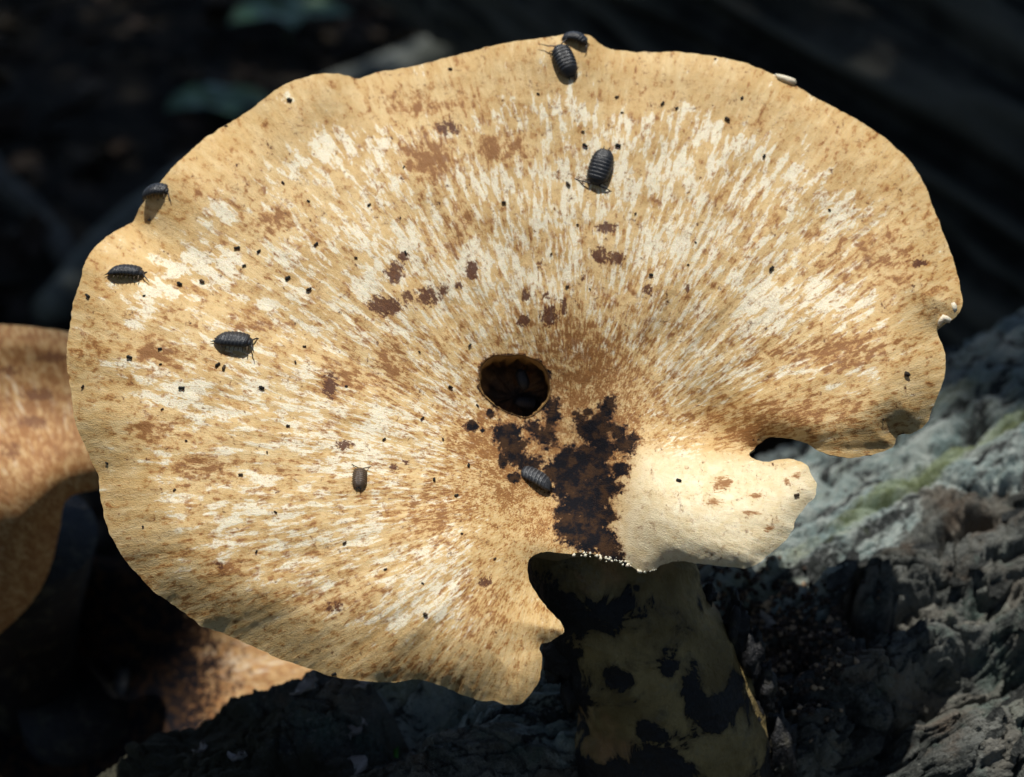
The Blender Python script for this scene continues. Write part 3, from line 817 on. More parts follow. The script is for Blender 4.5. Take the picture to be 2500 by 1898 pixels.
Fq += [((len(depths) - 1) * nh + j, len(depths) * nh, (len(depths) - 1) * nh + (j + 1) % nh) for j in range(nh)]
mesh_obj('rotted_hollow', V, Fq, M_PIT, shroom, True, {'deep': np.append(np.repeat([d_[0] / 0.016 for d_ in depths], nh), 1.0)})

# torn white flaps on the rim
def flap(pxs, lift, name='torn_flap', mat=None, thick_=0.0008):
    pxs = np.array(pxs, float)
    top = cap.P(pxs[:, 0], pxs[:, 1]) + cap.n * lift
    c = top.mean(0); n = len(top)
    bot = top - cap.n * thick_
    V = np.vstack([top, bot, c + cap.n * 0.0006, c - cap.n * (thick_ + 0.0003)])
    Fc = [(i, (i + 1) % n, n + (i + 1) % n, n + i) for i in range(n)] + [(i, 2 * n, (i + 1) % n) for i in range(n)] + [(n + i, n + (i + 1) % n, 2 * n + 1) for i in range(n)]
    mesh_obj(name, V, Fc, mat or M_WHITE, shroom)
flap([(1893,184),(1905,186),(1918,189),(1930,193),(1940,197),(1944,205),(1936,209),(1924,205),(1910,199),(1898,193)], 0.0008)
flap([(2300,772),(2312,776),(2322,783),(2318,790),(2306,787),(2298,792),(2292,800),(2287,796),(2290,785)], 0.001)
flap([(2322,741),(2330,738),(2336,747),(2337,757),(2331,764),(2326,756)], 0.0001)

# frosty ragged crumbs along the broken front edge, one part
V, Fc, tint = [], [], []
ex_ = np.interp(np.linspace(0, 1, 90), [0, .3, .6, .8, 1], [1395, 1462, 1524, 1570, 1605]) + rng.normal(0, 5, 90)
ey_ = np.interp(ex_, [1395, 1423, 1462, 1489, 1524, 1570, 1598], [1350, 1350, 1357, 1366, 1371, 1395, 1388]) + rng.normal(0, 5, 90)
V, Fc, tint = chunks(cap.P(ex_, ey_, np.zeros(90)), rng.uniform(0.00025, 0.0008, 90))
tag(mesh_obj('ragged_edge', V, Fc, M_WHITE, shroom, True), kind='stuff')

# ------------------------------------------------------------------ stem
ys = np.linspace(1250, 2140, 150)
xl = np.interp(ys, [1250, 1350, 1400, 1500, 1600, 1700, 1800, 1898, 2140], [1270, 1268, 1275, 1320, 1375, 1398, 1412, 1415, 1400])
xr = np.interp(ys, [1250, 1350, 1400, 1470, 1520, 1600, 1700, 1800, 1898, 2140], [1690, 1692, 1702, 1738, 1765, 1806, 1850, 1880, 1902, 1960])
xl = np.convolve(np.pad(xl, 8, 'edge'), np.ones(17) / 17, 'valid'); xr = np.convolve(np.pad(xr, 8, 'edge'), np.ones(17) / 17, 'valid')
Dc = np.interp(ys, [1250, 1400, 1600, 1900, 2140], [0.529, 0.529, 0.533, 0.543, 0.55])
na = 180
th = np.linspace(0, 2 * np.pi, na, endpoint=False)
PXg = (xl + xr)[:, None] / 2 + (xr - xl)[:, None] / 2 * np.cos(th)[None]
half = (xr - xl) / 2 / FPX * Dc
SVs = at(np.repeat(((xl + xr) / 2)[:, None], na, 1), np.repeat(ys[:, None], na, 1), np.repeat(Dc[:, None], na, 1))
dirv = np.cos(th)[None, :, None] * RGT + np.sin(th)[None, :, None] * np.array([0, -1.0, 0]) * 0.82
arg = SVs * 60 + dirv * 1.6
bumpy = fbm(arg, 4, 0.5)
SVs = SVs + dirv * (half[:, None] * (1 + 0.07 * bumpy))[..., None]
SX = PXg.ravel(); SY = np.repeat(ys[:, None], na, 1).ravel()
front = np.sin(th)[None].repeat(len(ys), 0).ravel()
m_sb = blobs([(1340,1440,110,90,1),(1430,1420,80,60,.8),(1380,1620,60,130,.9),(1530,1400,60,40,.6),(1590,1800,70,110,1),(1480,1860,160,60,1),(1700,1860,60,50,1),(1745,1655,45,30,1.1),(1780,1640,25,30,1.1),(1670,1600,22,55,1.1),(1560,1690,22,25,1),(1900,1880,60,90,1),(1610,1540,40,25,.6),(1700,1440,60,60,.35),(1530,1560,90,60,.45),(1860,1700,20,40,.8)])
mesh_obj('stem', SVs.reshape(-1, 3), grid_faces(len(ys), na, True), M_STEM, shroom, True, {'black': m_sb(SX, SY) * np.where(front > -0.2, 1, 0.5)})

def lump(px, py, D, rx, ry, rz, name='black_crust_lump', mat=None, parent=None, seed=0.0, rough=0.35):
    nu, nv = 14, 20
    u = np.linspace(0.02, np.pi - 0.02, nu); v_ = np.linspace(0, 2 * np.pi, nv, endpoint=False)
    U_, V_ = np.meshgrid(u, v_, indexing='ij')
    d = np.stack([np.sin(U_) * np.cos(V_), np.sin(U_) * np.sin(V_), np.cos(U_)], -1)
    r = 1 + rough * fbm(d * 1.8 + seed, 3, 0.55)
    k = D / FPX
    c = at(px, py, D)
    P = c + (d * r[..., None])[..., 0:1] * rx * k * RGT + (d * r[..., None])[..., 2:3] * ry * k * UPV - (d * r[..., None])[..., 1:2] * rz * k * FWD
    return mesh_obj(name, P.reshape(-1, 3), grid_faces(nu, nv, True), mat or M_CRUST_AND_SHADE, parent if parent is not None else shroom)
lump(1368, 1600, 0.528, 44, 52, 40, seed=1)
lump(1352, 1640, 0.53, 22, 30, 25, seed=2)
lump(1395, 1690, 0.53, 26, 45, 30, seed=3)
lump(1800, 1530, 0.532, 30, 60, 30, seed=4, rough=.5)
lump(1838, 1600, 0.532, 26, 60, 30, seed=5, rough=.5)
lump(1872, 1680, 0.535, 24, 60, 30, seed=6, rough=.5)
lump(1905, 1830, 0.538, 36, 80, 40, seed=7, rough=.5)
lump(1732, 1450, 0.530, 16, 24, 20, seed=8, rough=.6)

# ------------------------------------------------------------------ the two mushrooms behind
def ctrl_flat(pts): return pts
OUT_A = [(-260,830),(-150,800),(-60,790),(0,792),(60,796),(120,803),(170,812),(230,840),(300,900),(335,1000),(325,1120),(290,1180),(250,1192),(215,1200),(180,1210),(158,1226),(150,1260),(142,1310),(118,1400),(70,1480),(-20,1560),(-140,1600),(-260,1500),(-320,1150)]
CTRL_A = [(-100,850,4),(100,820,3),(300,950,0),(280,1150,-3),(180,1200,-2),(120,1170,7),(60,1150,8),(-40,1180,5),(100,1260,2),(60,1400,-14),(-50,1500,-20),(0,1000,-3),(150,1000,-2),(-200,1200,-4)]
capA = Cap(OUT_A, (100, 1000, 0.64), R(42), 0.1, CTRL_A, lambda x, y: 60 + 60 * sstep(1200, 1300, y), lambda x, y: 4 + 8 * sstep(1200, 1300, y), (260, 1500), 9, 2)
rootA = empty('brown_bracket_mushroom', tuple(at(40, 1750, 0.72)))
tag(rootA, 'out-of-focus brown speckled bracket mushroom with a curled lobe beside the big cap', 'mushroom')
mA = {'dark': blobs([(125,872,40,14,1),(95,965,40,18,1),(75,1030,36,16,1),(20,905,30,12,.9),(30,1100,25,25,.8),(190,960,30,10,.7),(130,1110,20,25,.5)], 1.2), 'brown': lambda X, Y: np.full(len(X), 0.55)}
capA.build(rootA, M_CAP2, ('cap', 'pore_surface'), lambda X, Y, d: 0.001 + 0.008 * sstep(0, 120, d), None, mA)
V, Fc = tube([at(60, 1300, 0.665), at(60, 1500, 0.70), at(40, 1750, 0.73), at(20, 2000, 0.75)], [0.028, 0.022, 0.024, 0.028], 24)
mesh_obj('stem', V, Fc, M_CRUST_AND_SHADE, rootA)  # stem coloured black to stand in for the deep shade under this cap

OUT_B = [(-200,1420),(-60,1340),(60,1330),(180,1340),(300,1370),(420,1390),(560,1430),(700,1480),(790,1560),(800,1650),(740,1760),(640,1860),(500,1960),(300,2060),(60,2120),(-200,2100),(-260,1800)]
CTRL_B = [(0,1400,4),(300,1400,3),(600,1460,5),(760,1600,6),(650,1800,2),(400,1950,0),(0,2050,0),(200,1680,-30),(330,1600,-20),(450,1650,-8),(500,1550,-2),(560,1680,1),(100,1800,-26)]
capB = Cap(OUT_B, (350, 1650, 0.69), R(56), -0.15, CTRL_B, lambda x, y: 70 + 0 * x, lambda x, y: 5 + 0 * x, (200, 1690), 9, 2)
rootB = empty('stained_bracket_mushroom', tuple(at(200, 2100, 0.74)))
tag(rootB, 'dim tan bracket mushroom with a black blotched funnel, below the curled brown one', 'mushroom')
def m_bb(X, Y):
    r = np.hypot((X - 170) / 1.0, (Y - 1640) / 1.15)
    return 0.95 * sstep(520, 180, r)
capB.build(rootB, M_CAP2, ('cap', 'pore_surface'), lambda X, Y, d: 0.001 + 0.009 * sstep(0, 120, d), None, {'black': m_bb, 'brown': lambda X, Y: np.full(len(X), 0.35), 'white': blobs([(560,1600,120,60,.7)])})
V, Fc = tube([at(200, 1720, 0.705), at(200, 1900, 0.735), at(220, 2150, 0.76)], [0.026, 0.02, 0.026], 24)
mesh_obj('stem', V, Fc, M_CRUST_AND_SHADE, rootB)

# ------------------------------------------------------------------ woodlice
def louse_body(curl=0.0):
    """unit-length woodlouse along +x (head at +x), belly at z=0"""
    st = []
    segs = [(0.0, 0.055, 'tel')]
    e = np.linspace(0.055, 0.24, 6); segs += [(e[i], e[i + 1], 'ple') for i in range(5)]
    e = np.linspace(0.24, 0.89, 8); segs += [(e[i], e[i + 1], 'per') for i in range(7)]
    segs += [(0.89, 1.0, 'head')]
    for (a, b, ty) in segs:
        for v_ in ((0.0, 0.12, 0.45, 0.8, 1.0) if ty != 'head' else (0.0, 0.12, 0.4, 0.65, 0.85, 1.0)):
            st.append((a + (b - a) * (0.01 + 0.98 * v_), v_, ty))
    na = 21
    aa = np.linspace(-0.03, np.pi + 0.03, na)
    V, E = [], []
    for (u, v_, ty) in st:
        w = 0.285 * (1 - abs((u - 0.56) / 0.60) ** 2.5) ** 0.6 if abs(u - 0.56) < 0.599 else 0.03
        if ty == 'head': w = 0.175 * math.sqrt(max(0.05, 1 - ((u - 0.88) / 0.125) ** 2))
        if ty == 'ple': w = 0.105 + 0.145 * ((u - 0.055) / 0.185) ** 0.8
        if ty == 'tel': w = 0.03 + 0.065 * (u / 0.055)
        h = w * 0.68 if ty not in ('tel',) else w * 0.5
        lift = 1 + (0.085 if ty in ('per', 'ple') else 0.02) * (1 - v_) ** 1.0
        for a in aa:
            y = w * math.cos(a) * lift; z = h * max(math.sin(a), -0.05) ** 1.0 if math.sin(a) > 0 else h * math.sin(a)
            z = h * (abs(math.sin(a)) ** 0.85) * (1 if math.sin(a) > 0 else -1) * lift
            side = abs(math.cos(a)) ** 4
            x = u - (0.035 if ty == 'per' else 0.06 if ty == 'ple' else 0.0) * side
            V.append((x - 0.5, y, z + 0.085)); E.append(1.0 if v_ < 0.15 and ty in ('per', 'ple') else (0.25 if side > 0.6 else 0.0))
    n = len(st)
    F = [tuple(int(q) for q in f) for f in grid_faces(n, na)]
    # belly
    bi = len(V)
    for i in range(n):
        x = V[i * na][0]; V.append((x, 0, 0.075)); E.append(0)
    for i in range(n - 1):
        F += [(i * na, (i + 1) * na, bi + i + 1, bi + i), (bi + i, bi + i + 1, (i + 1) * na + na - 1, i * na + na - 1)]
    F.append(tuple(range(0, na)) + (bi,)); F.append(tuple((n - 1) * na + k for k in range(na))[::-1] + (bi + n - 1,))
    return np.array(V), F, np.array(E)

def bend(V, curl):
    """bow the body: head and tail droop"""
    if abs(curl) < 1e-6: return V
    V = np.array(V, float); r = 1.0 / curl
    a = V[:, 0] * curl
    x = (r + V[:, 2]) * np.sin(a); z = (r + V[:, 2]) * np.cos(a) - r
    return np.stack([x, V[:, 1], z], -1)

def limb_pts(side, k, n):
    x = -0.22 + 0.60 * k / (n - 1)
    sw = (k - (n - 1) / 2) / n * 0.10
    return [(x, side * 0.10, 0.08), (x + sw * 0.6, side * 0.22, 0.085), (x + sw, side * 0.285, 0.02), (x + sw * 1.3, side * 0.33, -0.025)]

def woodlouse(px_head, px_tail, label, surf, curl=0.5, up=0.0, mat=None, size=None, ant=((1, 1), (1, 1)), group='woodlice on the mushrooms', lift=0.0, upv=None, P_over=None):
    hx, hy = px_head; tx, ty = px_tail
    mx, my = (hx + tx) / 2, (hy + ty) / 2
    P, N, ex, ey = surf.frame(mx, my)
    if P_over is not None: P = P_over
    X = ex * (hx - tx) - ey * (hy - ty); X = nrm(X)
    A, B = surf.P(np.array([hx, tx]), np.array([hy, ty]))
    L = size or float(np.clip(np.linalg.norm(A - B), 0.006, 0.0155))
    L *= 0.9 * rng.uniform(0.95, 1.04)
    Zv = nrm(N + up * (UPV if upv is None else upv)); X = nrm(X - (X @ Zv) * Zv); Y = np.cross(Zv, X)
    root = empty('woodlouse', rooted=False)
    tag(root, label, 'woodlouse', group)
    zc = P + Zv * (0.012 * L + lift)
    root.matrix_world = Matrix(((X[0] * L, Y[0] * L, Zv[0] * L, zc[0]), (X[1] * L, Y[1] * L, Zv[1] * L, zc[1]), (X[2] * L, Y[2] * L, Zv[2] * L, zc[2]), (0, 0, 0, 1)))
    def part(name, V, F, m, attrs=None):
        o = mesh_obj(name, bend(V, curl), F, m, None, True, attrs); o.parent = root; return o
    V, F, E = louse_body()
    part('body', V, F, mat or M_LOUSE, {'edge': E})
    for sgn, (la, bendk) in zip((-1, 1), ant):
        pts = [(0.45, sgn * 0.075, 0.12), (0.50, sgn * 0.14, 0.14), (0.52 + 0.05 * la, sgn * (0.17 + 0.11 * bendk), 0.12), (0.56 + 0.10 * la, sgn * (0.19 + 0.15 * bendk), 0.08), (0.60 + 0.18 * la, sgn * (0.22 + 0.26 * bendk), 0.05)]
        V, F = tube(pts, [0.022, 0.02, 0.018, 0.015, 0.008], 6); part('antenna', V, F, M_LIMB)
        V, F = tube([(-0.44, sgn * 0.045, 0.10), (-0.50, sgn * 0.065, 0.10), (-0.60, sgn * 0.085, 0.085)], [0.02, 0.02, 0.006], 6); part('tail_spike', V, F, M_LIMB)
        for k in range(7):
            V, F = tube(limb_pts(sgn, k, 7), [0.018, 0.015, 0.012, 0.006], 5); part('leg', V, F, M_LEG)
    return root

woodlouse((1362,112), (1394,192), 'glossy black woodlouse walking up to the one curled over the top rim', cap, 0.35)
woodlouse((1431,116), (1374,84), 'purple-sheened woodlouse humped over the top rim of the big cap', cap, 1.9, 0.9, size=0.0095, lift=0.0005, ant=((0.3, 0.6), (0.4, 1)))
woodlouse((1452,458), (1480,364), 'slate woodlouse heading down the cap between three loose droppings', cap, 0.3, mat=M_LOUSE, ant=((-0.7, 1.3), (-0.3, 1.4)))
woodlouse((418,462), (348,492), 'woodlouse climbing over the rim of the big cap against the dark forest', cap, 1.5, 1.1, size=0.0105, lift=0.0008)
woodlouse((354,680), (262,664), 'black woodlouse with long antennae seen side-on at the rounded edge lobe', cap, 0.6, 1.7, size=0.0118, ant=((0.8, 0.3), (0.9, 0.8)))
woodlouse((625,850), (517,828), 'black woodlouse with two spread tail spikes above a pair of droppings', cap, 0.35, 0.8, size=0.0125, ant=((0.2, 0.6), (0.4, 0.7)))
woodlouse((880,1143), (875,1198), 'small brown woodlouse on the lower part of the big cap', cap, 0.3, mat=M_LOUSE_BROWN)
woodlouse((1268,1140), (1343,1206), 'dull grey woodlouse beside the black crust under the hole', cap, 0.8, 0.55, mat=M_LOUSE_GREY, size=0.0118)
woodlouse((1270,880), (1284,926), 'dim woodlouse clinging inside the hole high on its wall', cap, 0.4, mat=M_LOUSE, size=0.0075, P_over=cen3 + at(1276, 903, 0.5) - at(hc[0], hc[1], 0.5) - HN * 0.0105)
woodlouse((1325,968), (1262,958), 'dark woodlouse lying across the bottom of the hole', cap, 0.3, mat=M_LOUSE, size=0.0085, P_over=cen3 + at(1285, 955, 0.5) - at(hc[0], hc[1], 0.5) - HN * 0.0152)
woodlouse((312,1615), (297,1715), 'blurred grey woodlouse on the black blotches of the stained mushroom', capB, 0.3, mat=M_LOUSE)
woodlouse((186,1600), (190,1680), 'faint dark woodlouse deeper in the shade of the stained mushroom', capB, 0.3, mat=M_LOUSE)

# ------------------------------------------------------------------ droppings
FR = [(707,246),(553,309),(366,538),(691,448),(753,492),(579,607),(632,615),(869,630),(898,503),(771,598),(1100,170),(1314,230),(1506,238),(1519,276),(1617,254),(1423,322),(1428,357),(1509,357),(1386,451),(986,409),(902,501),(977,533),(1230,495),(1410,549),(1551,522),(990,618),(1346,620),
 (1776,292),(1652,266),(1746,145),(1865,383),(1883,657),(1811,240),(2025,513),(1680,647),(1698,592),(596,650),(703,680),(754,708),(439,695),(494,689),(216,724),(352,723),(391,853),(317,874),(532,892),(547,899),(392,890),(444,949),(639,948),(203,945),(743,847),(721,885),(396,1000),(703,1041),(455,1077),(588,1160),(262,1131),(426,1197),(845,944),(652,1105),
 (1146,844),(1024,860),(1165,991),(1030,1023),(937,1074),(1081,1074),(1143,1137),(1114,1211),(1658,1176),(1099,946),(1440,706),(1059,1172),(2213,914),(1943,1210),(2155,1024),(673,1251),(350,1286),(841,1326),(941,1391),(1032,1425),(1039,1501),(626,1348),(816,1646),(1127,1304),(1207,1365),(1590,672),(1385,700)]
BIG = {(707,246),(1509,357),(1428,357),(1386,451),(703,680),(444,949),(579,607),(547,899),(532,892),(639,948),(1776,292),(1883,657),(754,708),(494,689),(439,695),(216,724),(317,874),(1943,1210),(2213,914),(1658,1176)}
fr_mes = []
for k in range(6):                                             # six crumbly shapes
    V, Fc = tube([(-0.5, 0, 0), (-0.46, 0, 0), (-0.15, rng.normal(0, .05), 0.015), (0.15, rng.normal(0, .05), -0.01), (0.46, 0, 0.01), (0.5, 0.02, 0)], np.array([0.17, 0.27, 0.31, 0.29, 0.27, 0.18]) * rng.uniform(0.75, 1.2, 6), 10)
    V = V * (1 + 0.14 * fbm(V * 3 + 5 * k, 2)[:, None])
    me = bpy.data.meshes.new('dropping'); me.from_pydata([tuple(v) for v in V], [], Fc); me.materials.append(M_FRASS)
    me.polygons.foreach_set('use_smooth', np.ones(len(me.polygons), dtype=bool)); fr_mes.append(me)
for (x, y) in FR:
    P, N, ex, ey = cap.frame(x, y)
    L = (0.00165 if (x, y) in BIG else rng.uniform(0.0007, 0.00135)) * rng.uniform(0.92, 1.08)
    a = rng.uniform(-0.9, 0.9) + (math.pi / 2 if rng.random() < 0.25 else 0)
    X = nrm(math.cos(a) * ex + math.sin(a) * ey); X = nrm(X - (X @ N) * N); Y = np.cross(N, X)
    o = bpy.data.objects.new('dropping', fr_mes[int(rng.integers(6))]); COL.objects.link(o)
    th_ = rng.uniform(0.85, 1.25)
    c = P + N * (0.24 * L)
    o.matrix_world = Matrix(((X[0] * L, Y[0] * L * th_, N[0] * L, c[0]), (X[1] * L, Y[1] * L * th_, N[1] * L, c[1]), (X[2] * L, Y[2] * L * th_, N[2] * L, c[2]), (0, 0, 0, 1)))
    tag(o, 'tiny dark cylindrical dropping lying on the big mushroom cap', 'dropping', 'woodlouse droppings scattered over the cap')

# ------------------------------------------------------------------ litter on the log below the cap
def leafshape(L, Wd, n=7, fold=0.25, curl=0.2, seed=0):
    t = np.linspace(0, 1, n)
    w = Wd * np.sin(np.pi * np.clip(t, 0.02, 0.98)) ** 0.8
    z = curl * L * (t - 0.4) ** 2
    V = []
    for i in range(n):
        V += [(t[i] * L, -w[i], z[i] + fold * w[i]), (t[i] * L, 0, z[i]), (t[i] * L, w[i], z[i] + fold * w[i])]
    F = []
    for i in range(n - 1):
        F += [(3 * i, 3 * i + 1, 3 * i + 4, 3 * i + 3), (3 * i + 1, 3 * i + 2, 3 * i + 5, 3 * i + 4)]
    return np.array(V), F
for (x, y, L, ang, lab) in [(905,1710,0.010,1.0,'curled grey-purple bark chip lying under the big cap by the grass blade'),(865,1760,0.008,0.3,'grey-purple leaf scrap on the log beneath the cap'),(770,1750,0.012,0.5,'thin pale twig chip on the dark bark under the cap'),(860,1810,0.008,1.8,'speckled white chip on the log edge under the cap'),
                       (590,1870,0.006,2.4,'small bright white chip on the dark moss of the log'),(815,1672,0.010,0.1,'flat pale bark scrap tucked under the lower rim of the cap'),(1870,1468,0.006,0.4,'small shiny white chip on the humus beside the stem'),(500,1850,0.006,0.7,'bluish white speck chip on the shaded moss of the log')]:
    s, f = log_sp(np.array([float(x)]), np.array([float(y)]))
    P = log_point(s, f, 0.0012)[0]; a_, t_, n_ = log_frame(s[0], f[0])
    X = math.cos(ang) * a_ + math.sin(ang) * t_; Y = np.cross(n_, X)
    V, Fc = leafshape(L, L * 0.26, 7, 0.5, 0.5)
    V[:, 2] += 0.0009 * rng.normal(size=len(V)) ; V[:, 0] -= L / 2; V[:, 1] += 0.0011 * rng.normal(size=len(V))
    top = P + V[:, :1] * X + V[:, 1:2] * Y + V[:, 2:] * n_
    m = len(top); Vb = np.vstack([top, top - n_ * 0.0007])
    F2 = Fc + [tuple(m + i for i in q[::-1]) for q in Fc]
    bd = [3 * i for i in range(7)] + [19] + [3 * i + 2 for i in range(6, -1, -1)] + [1]
    F2 += [(bd[i], bd[(i + 1) % len(bd)], m + bd[(i + 1) % len(bd)], m + bd[i]) for i in range(len(bd))]
    o = mesh_obj('bark_chip', Vb, F2, M_CHIP, None, True)
    tag(o, lab, 'chip', 'loose chips on the log')
pts = [log_point(*log_sp(np.array([940.]), np.array([1765.])), -0.001)[0], at(965, 1735, 0.588), at(995, 1705, 0.588), at(1030, 1672, 0.592)]
pts = np.array(pts); t = np.linspace(0, 3, 13)
cur = np.stack([np.interp(t, range(4), pts[:, i]) for i in range(3)], -1)
wid = 0.0014 * np.sin(np.linspace(0.5, 3.0, 13)); sv_ = nrm(np.cross(np.gradient(cur, axis=0), FWD))
V = np.vstack([cur - sv_ * wid[:, None], cur + FWD * 0.0006, cur + sv_ * wid[:, None], cur + FWD * 0.0011])
Fc = [(k * 13 + i, ((k + 1) % 4) * 13 + i, ((k + 1) % 4) * 13 + i + 1, k * 13 + i + 1) for k in range(4) for i in range(12)]
tag(mesh_obj('grass_blade', V, Fc, M_GRASS, None), 'single bright green grass blade rising from the log under the cap', 'grass blade')

# ------------------------------------------------------------------ forest floor and what lies behind
g = np.concatenate([-np.geomspace(300, 3.2, 16), np.linspace(-3, 6, 130), np.geomspace(6.3, 300, 16)])
gx = g - 1.0
GX, GY = np.meshgrid(gx, g, indexing='ij')
def ground_z(x, y):
    p = np.stack([x, y, 0 * x], -1)
    return 0.05 * fbm(p * 0.9, 4) * sstep(0.2, 1.2, np.hypot(x, y - 0.6)) - 0.02 + 0.045 * np.clip(y - 1.2, 0, 6)
GZ = ground_z(GX.ravel(), GY.ravel())
o = mesh_obj('forest_floor', np.stack([GX.ravel(), GY.ravel(), GZ], -1), grid_faces(len(gx), len(g))[:, ::-1], M_SOIL)
tag(o, 'dark bare forest soil', 'ground', kind='structure')

def many_leaves(C, L, A, N, tintpow=1.0):
    n = len(C); base, fc = leafshape(1.0, 0.3, 4, 0.35, 0.4)
    Z = nrm(N); X = nrm(A - (A * Z).sum(1, keepdims=True) * Z); Y = np.cross(Z, X)
    V = C[:, None] + L[:, None, None] * (base[None, :, :1] * X[:, None] + base[None, :, 1:2] * Y[:, None] + base[None, :, 2:] * Z[:, None])
    fc = np.array(fc); F = (fc[None] + len(base) * np.arange(n)[:, None, None]).reshape(-1, 4)
    return V.reshape(-1, 3), F, np.repeat(rng.random(n) ** tintpow, len(base))
n = 5200
x = rng.uniform(-2.2, 2.2, n); y = rng.uniform(0.65, 4.6, n)
C = np.stack([x, y, ground_z(x, y) + rng.uniform(0.0, 0.02, n)], -1)
N = nrm(np.stack([rng.normal(0, .4, n), rng.normal(0, .4, n), np.ones(n)], -1))
V, F_, tint = many_leaves(C, rng.uniform(0.03, 0.085, n), rng.normal(size=(n, 3)), N, 2.0)
tag(mesh_obj('leaf_litter', V, F_, M_LITTER, None, True, {'tint': tint}), 'dark dead leaves covering the forest floor', 'litter', kind='stuff')

def ribbed_log(name, A, B, rad, label, mat, ribs=16, depth=0.14, twist=0.4):
    A = np.array(A); B = np.array(B); ax = nrm(B - A); L = np.linalg.norm(B - A)
    s = np.linspace(0, L, 160); th = np.linspace(0, 2 * np.pi, 220, endpoint=False)
    S_, T_ = np.meshgrid(s, th, indexing='ij')
    u = nrm(np.cross(ax, [0, 0, 1.0])); w = np.cross(u, ax)
    k = np.stack([np.cos(T_ + twist * S_) * ribs / 3.2, np.sin(T_ + twist * S_) * ribs / 3.2, S_ * 2.2], -1)
    r = rad * (1 + depth * (1 - 2.2 * np.abs(perlin(k))) + 0.03 * fbm(k * 3, 3)) * (1 - 0.1 * S_ / L)
    V = A + S_[..., None] * ax + r[..., None] * (np.cos(T_)[..., None] * u + np.sin(T_)[..., None] * w)
    F = [tuple(int(q) for q in f) for f in grid_faces(160, 220, True)] + [tuple(range(220))[::-1], tuple(159 * 220 + i for i in range(220))]
    root = empty(name, tuple((A + B) / 2 - np.array([0, 0, rad])))
    tag(root, label, 'log')
    mesh_obj('trunk', V.reshape(-1, 3), F, mat, root, True, {'ridge': (1 - 2.2 * np.abs(perlin(k))).ravel()})
    return root
ribbed_log('rotting_log', at(1200, -420, 2.0), at(2950, 700, 1.35), 0.20, 'dark ridged rotting log slanting away behind the top rim of the cap', M_BACKLOG, 22, 0.22, 0.2)

def branch(name, pts, rad, label, mat=M_BRANCH):
    pts = np.array(pts); t = np.linspace(0, len(pts) - 1, 40)
    c = np.stack([np.interp(t, range(len(pts)), pts[:, i]) for i in range(3)], -1)
    c = c + 0.012 * np.stack([fbm(np.stack([t * 1.3 + i * 9, 0 * t, 0 * t], -1), 3) for i in range(3)], -1)
    V, F = tube(c, np.interp(t, [0, len(pts) - 1], rad) * (1 + 0.15 * perlin(np.stack([t * 3, 0 * t, 0 * t + .5], -1))), 16)
    o = mesh_obj(name, V, F, mat)
    return tag(o, label, 'branch')
def gpt(px, py, lift):
    """the point on the ground under a pixel"""
    d = rays(px, py); t = 1.0
    for _ in range(30):
        p = CAM + t * d
        t += (ground_z(np.array([p[0]]), np.array([p[1]]))[0] + lift - p[2]) / d[2] * 0.8
    return CAM + t * d
branch('fallen_branch', [gpt(120, 760, .03), gpt(420, 470, .03), gpt(800, 250, .035), gpt(1150, 80, .04), gpt(1400, -60, .04)], [0.022, 0.04], 'blurred grey-green branch lying on the ground behind the cap')
branch('dead_branch', [gpt(-100, 330, .02), gpt(120, 560, .02), gpt(260, 760, .02)], [0.02, 0.012], 'thin dark branch on the ground between the cap rim and the brown mushroom', M_BACKLOG)

def stone(name, P, r, label, mat):
    nu, nv = 20, 28
    u = np.linspace(0.03, np.pi - 0.03, nu); v_ = np.linspace(0, 2 * np.pi, nv, endpoint=False)
    U_, V_ = np.meshgrid(u, v_, indexing='ij')
    d = np.stack([np.sin(U_) * np.cos(V_), np.sin(U_) * np.sin(V_), np.cos(U_)], -1)
    q_ = np.sign(d) * np.abs(d) ** 0.8 * (1 + 0.22 * fbm(d * 1.4 + P[0], 3)[..., None])
    V = np.array(P) + q_ * np.array(r)
    o = mesh_obj(name, V.reshape(-1, 3), grid_faces(nu, nv, True), mat)
    return tag(o, label, 'stone')
q = Nodes('grey_stone'); p = q.obj()
q.bump(q.noise(p, 70, 5), 0.7, 0.004)
M_STONE = q.out(q.mix(q.ramp(q.noise(p, 25, 5), 0.35, 0.7), (0.12, 0.125, 0.14), (0.27, 0.27, 0.29)), 0.75, 0.3)
stone('forest_stone', gpt(1560, 130, 0.05), (0.11, 0.09, 0.08), 'pale bluish grey stone behind the top of the cap', M_STONE)

# seedlings
def seedling(P, n, L, label, h=0.05, tiltdir=None):
    root = empty('seedling', tuple(P)); tag(root, label, 'seedling', 'green seedlings on the forest floor')
    top = np.array(P) + np.array([0, 0, h])
    V, F = tube([np.array(P) - [0, 0, .02], (np.array(P) + top) / 2 + [0.004, 0, 0], top], [0.003, 0.0025, 0.002], 6)
    mesh_obj('stem', V, F, M_SSTEM, root)
    for k in range(n):
        a = 2 * np.pi * k / n + rng.uniform(-.3, .3)
        X = nrm(np.array([math.cos(a), math.sin(a) * 0.8, 0.15])); Zv = nrm(np.array([0, -0.35, 1.0])); Zv = nrm(Zv - (Zv @ X) * X); Y = np.cross(Zv, X)
        V, F = leafshape(L * rng.uniform(.8, 1.2), L * 0.30, 9, 0.25, -0.5)
        mesh_obj('leaf', top + V[:, :1] * X + V[:, 1:2] * Y + V[:, 2:] * Zv, F, M_LEAF, root)
seedling(gpt(1215, 190, 0), 6, 0.085, 'bright green seedling beside the branch behind the top rim', 0.10)
seedling(gpt(700, 110, 0), 5, 0.11, 'dim green seedling in the dark beyond the fallen branch', 0.05)
seedling(gpt(520, 300, 0), 5, 0.09, 'low dark green seedling in front of the fallen branch', 0.03)
